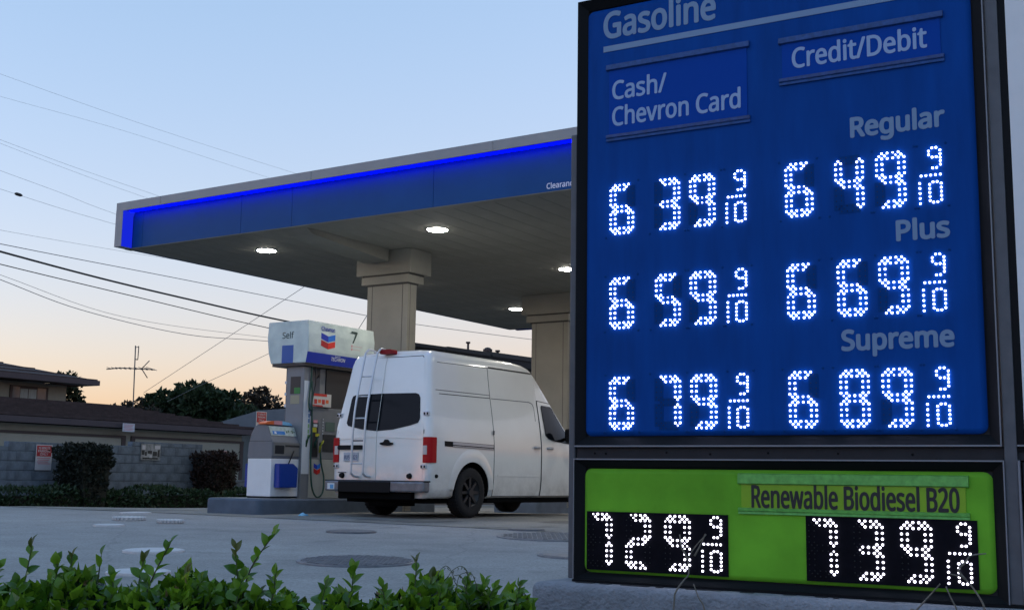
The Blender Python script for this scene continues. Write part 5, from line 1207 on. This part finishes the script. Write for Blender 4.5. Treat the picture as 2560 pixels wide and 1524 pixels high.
# ------------------------------------------------------------------ hedge in the foreground
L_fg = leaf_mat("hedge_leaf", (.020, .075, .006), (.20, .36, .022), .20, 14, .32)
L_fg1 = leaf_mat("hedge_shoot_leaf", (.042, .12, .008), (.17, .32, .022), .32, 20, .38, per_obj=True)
L_fg2 = leaf_mat("hedge_old_shaded_leaf", (.004, .018, .007), (.02, .075, .015), .18, 14, .2)  # old leaves, darkened further to put the shade between leaves into the colour
L_brown = leaf_mat("hedge_bronze_leaf", (.05, .075, .012), (.12, .13, .02), .35, 20, .3, per_obj=True)
M_stem = mat("hedge_stem", (.055, .045, .03), .7, var=.3, vscale=60)
M_gstem = mat("green_stem", (.05, .08, .02), .6)
def leaf_mesh(name, m, L_=1.0, w=.56, curl=.12, seed=0):
    rng = random.Random(seed); bm = bmesh.new(); st = [0, .18, .4, .62, .82, 1.0]; wd = [0.03, .30, .5, .46, .27, 0.01]
    rows = []
    for t, q in zip(st, wd):
        z = -curl * (t - .35) ** 2 * 1.6 + rng.uniform(-.01, .01); hw = q * w
        rows.append([bm.verts.new((t, -hw, z + hw * .42)), bm.verts.new((t, 0, z)), bm.verts.new((t, hw, z + hw * .42))])
    for i in range(5):
        for k in range(2):
            f = bm.faces.new((rows[i][k], rows[i][k + 1], rows[i + 1][k + 1], rows[i + 1][k])); f.smooth = True
    return bm_mesh(name, bm, m, recalc=False)
LM = [leaf_mesh("leaf", L_fg1, seed=k, w=.54 + .07 * k, curl=.05 + .09 * k) for k in range(4)]
LMB = [leaf_mesh("leaf", L_brown, seed=9, w=.45, curl=.2)]
def place_leaf(T, p, d, n, size, me):
    x = Vector(d).normalized(); z = Vector(n) - x * x.dot(Vector(n))
    z = z.normalized() if z.length > 1e-4 else Vector((0, 0, 1)); y = z.cross(x)
    o = bpy.data.objects.new("leaf", me); COL.objects.link(o); o.parent = T
    o.matrix_local = Matrix(((x.x, y.x, z.x, p[0]), (x.y, y.y, z.y, p[1]), (x.z, y.z, z.z, p[2]), (0, 0, 0, 1))) @ Matrix.Diagonal((size, size, size, 1))
    return o
def hedge_bush(x0, x1, yc0, yc1, depth, top, label, shoots, count, seed):
    rng = random.Random(seed); xc = (x0 + x1) / 2; yc = (yc0 + yc1) / 2; g = gz(yc)
    T = empty("hedge_bush", (xc, yc, g), 0, label, "hedge", "leafy hedge bushes in the foreground")
    def prof(x, y):
        t = (x - x0) / (x1 - x0); e = min(1, (min(t, 1 - t) / .10)) if True else 1
        ytc = yc0 + (yc1 - yc0) * t; q = (y - ytc) / depth; ed = max(0.0, 1 - abs(q) ** 3.2)
        return (top - .034 + .038 * math.sin(x * 13 + seed) + .026 * math.sin(x * 31 + y * 9 + seed) + .020 * math.sin(y * 19 + x * 7 + seed) - (1 - e ** .5) * .12) * 1.0, ed, ytc
    def fn(r):
        t = r.random(); x = x0 + (x1 - x0) * t; _, _, ytc = prof(x, 0); k = r.random(); y = ytc + depth * r.uniform(-1, 1)
        zt, ed, _ = prof(x, y); zt = g + (zt - g) * (.55 + .45 * ed)
        if k < .62: z = zt - abs(r.gauss(0, .022)) + .008
        else:
            z = zt - r.uniform(0.0, .26)
        q = (y - ytc) / depth
        return (x - xc, y - yc, z - g), (r.gauss(0, .35), q * .6 - .25, .7)
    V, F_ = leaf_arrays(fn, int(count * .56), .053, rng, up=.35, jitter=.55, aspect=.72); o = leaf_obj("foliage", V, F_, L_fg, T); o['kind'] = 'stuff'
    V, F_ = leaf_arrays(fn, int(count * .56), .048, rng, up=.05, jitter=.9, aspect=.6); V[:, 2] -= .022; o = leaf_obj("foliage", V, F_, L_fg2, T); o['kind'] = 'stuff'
    V, F_ = leaf_arrays(fn, int(count * .035), .045, rng, up=.0, jitter=.9, aspect=.5); o = leaf_obj("dead_leaves", V, F_, leaf_mat("dead_leaf", (.10, .06, .025), (.26, .19, .08), .6, 20, .2), T); o['kind'] = 'stuff'
    # inner shade: twigs
    bm = bmesh.new()
    for k in range(int(70 * (x1 - x0))):
        x = rng.uniform(x0 + .05, x1 - .05); _, _, ytc = prof(x, 0); y = ytc + depth * rng.uniform(-.7, .7); zt, ed, _ = prof(x, y); zt = g + (zt - g) * (.55 + .45 * ed)
        tube(bm, [(x - xc + rng.uniform(-.12, .12), y - yc + rng.uniform(-.1, .1), rng.uniform(0, .05)), (x - xc + rng.uniform(-.04, .04), y - yc, (zt - g) * .6), (x - xc, y - yc, zt - g - .01)], [.006, .004, .002], 5)
    o = obj("branches", bm, M_stem, T); o['kind'] = 'stuff'
    # shoots with single leaves
    shoots = list(shoots)
    for k in range(int(8 * (x1 - x0))):
        shoots.append((rng.uniform(x0 + .05, x1 - .05), (yc0 + yc1) / 2 + rng.uniform(-.25, .15), top + rng.uniform(.01, .065), rng.uniform(-.04, .05), rng.randrange(6, 9), rng.random() < .2))
    for (sx, sy, sz, lean, nl, br) in shoots:
        base = Vector((sx - xc - lean, sy - yc + rng.uniform(-.01, .03), top - .05 - g)); tip = Vector((sx - xc, sy - yc, sz - g - .022)); mid = (base + tip) / 2 + Vector((rng.uniform(-.012, .012) - lean * .15, 0, 0))
        P = smooth_path([base, mid, tip], 5); nP = len(P); bm = bmesh.new(); tube(bm, P, [.0032 * (1 - .65 * i / nP) + .0006 for i in range(nP)], 6); obj("shoot", bm, M_stem if lean > .03 else M_gstem, T)
        ln = (tip - base).length
        for k in range(nl):
            t = .15 + .85 * k / max(1, nl - 1); i = min(int(t * (nP - 1)), nP - 2); p = P[i].lerp(P[i + 1], t * (nP - 1) - i)
            axd = (P[i + 1] - P[i]).normalized(); ang = k * 2.4 + rng.uniform(-.4, .4)
            rad = Vector((math.cos(ang), math.sin(ang) * .8, 0)); sprd = 1.35 * (1 - t) + .80
            d = axd * (.55 + .75 * t) + rad * sprd * .75 + Vector((0, 0, .1)); s = .063 * (1.0 - .30 * t) * rng.uniform(.8, 1.2)
            if k == nl - 1: d = axd + rad * .25; s = .042
            nrm = Vector((0, 0, 1)) + Vector((rng.gauss(0, .3), -.5 + rng.gauss(0, .3), 0))
            place_leaf(T, p, d, nrm, s, (LMB[0] if br and t > .8 else LM[rng.randrange(4)]))
    # scattered big single leaves on the surface
    for k in range(int(42 * (x1 - x0))):
        p, nn = fn(rng); x = p[0] + xc; y = p[1] + yc; zt, ed, _ = prof(x, y); z = (g + (zt - g) * (.55 + .45 * ed)) - g + rng.uniform(-.005, .015)
        a = rng.uniform(0, 2 * math.pi); d = Vector((math.cos(a), math.sin(a) * .7, rng.uniform(.1, 1.1)))
        place_leaf(T, (p[0], p[1], z), d, (rng.gauss(0, .3), -.6, 1),   .052 * rng.uniform(.7, 1.2), LM[rng.randrange(4)] if rng.random() < .9 else LMB[0])
    return T
hedge_bush(-2.55, -1.30, 4.45, 4.50, .42, .205, "hedge bush at the left edge with upright leafy shoots",
    [(-1.756, 4.5, .385, .03, 9, 1), (-1.658, 4.5, .322, .0, 9, 0), (-1.604, 4.5, .342, -.01, 9, 1), (-1.498, 4.5, .350, .02, 4, 0), (-1.85, 4.45, .30, .02, 9, 0), (-1.42, 4.4, .285, .01, 8, 0), (-1.56, 4.35, .27, .03, 8, 0), (-1.72, 4.3, .26, -.02, 8, 0), (-1.9, 4.3, .27, .0, 8, 0)], 5200, 41)
hedge_bush(-1.36, -0.80, 4.46, 4.56, .40, .205, "middle hedge bush with the tallest forked shoot",
    [(-1.246, 4.5, .396, .09, 12, 0), (-1.34, 4.5, .336, .01, 9, 1), (-1.006, 4.5, .380, -.02, 10, 1), (-.865, 4.5, .436, .11, 13, 0), (-1.179, 4.5, .290, .02, 8, 1), (-1.10, 4.4, .27, .03, 8, 0), (-.95, 4.4, .285, .02, 8, 0), (-1.28, 4.35, .27, -.02, 8, 0), (-.84, 4.42, .30, .02, 8, 0)], 2900, 42)
hedge_bush(-0.70, 0.10, 4.55, 4.95, .40, .185, "low hedge bush beside the sign's stucco base",
    [(-.571, 4.52, .312, .02, 10, 0), (-.341, 4.55, .337, .01, 9, 1), (-.282, 4.6, .280, .03, 8, 1), (-.154, 4.65, .262, -.01, 9, 0), (-.667, 4.5, .252, .02, 7, 0), (-.728, 4.45, .185, -.02, 4, 1), (.045, 4.8, .232, .02, 7, 0), (-.46, 4.5, .25, -.02, 8, 0), (-.22, 4.6, .245, .0, 8, 0), (-.05, 4.7, .235, .02, 8, 0)], 3800, 43)
def dry_grass():
    rng = random.Random(5); T = empty("dry_grass", (-.22, 4.62, gz(4.62)), 0, "thin arching dry grass stalks above the low hedge bush", "grass tuft"); g = gz(4.62)
    m = mat("dry_grass_stalk", (.09, .10, .05), .7)
    for (dx, tx, tz, n) in ((-.06, .0, .30, 6), (-.02, .06, .30, 7), (.0, .045, .27, 5), (.02, .085, .28, 5)):
        P = smooth_path([(dx, 0, .30), (dx + .01, 0, .5 + .0), (dx + (tx - dx) * .6, 0, tz - g - .005), (tx, 0, tz - g - .01), (tx + .02, 0, tz - g - .06)], 5)
        bm = bmesh.new(); tube(bm, P, .0014, 5)
        for k in range(n):
            p = P[-1 - k * 2]; tube(bm, [p, p + Vector((rng.uniform(-.004, .008), 0, -.004)), p + Vector((rng.uniform(.0, .012), 0, -.014))], [.0008, .0022, .0006], 5)
        obj("stalk", bm, m, T)
dry_grass()
def unseen_treeline():
    # unseen trees behind and beside the camera, added to block the warm horizon glow
    rng = random.Random(77); blobs = []
    a = -66.0
    while a > -311:
        r = rng.uniform(38, 48); h = rng.uniform(5.5, 8.5) * (1.5 if -135 < a < -80 else 1.0); w = rng.uniform(2.4, 4.2); x, y = r * math.sin(math.radians(a)), r * math.cos(math.radians(a))
        for k in range(3): blobs.append((x + rng.uniform(-1, 1) * w * .5, y + rng.uniform(-1, 1) * w * .5, h * (.30 + .28 * k) - .3, w * (1.0 - .2 * k), w * w))
        a -= math.degrees(w * 1.15 / r)
    V, F_ = leaf_arrays(clump_fn(blobs), 16000, .95, rng, up=.1, jitter=.5, aspect=.8)
    o = leaf_obj("unseen_treeline", V, F_, L_tree, None); tag(o, "unseen trees round the camera, added to block the low horizon glow", "trees", kind='stuff')
unseen_treeline()
bpy.context.view_layer.update()
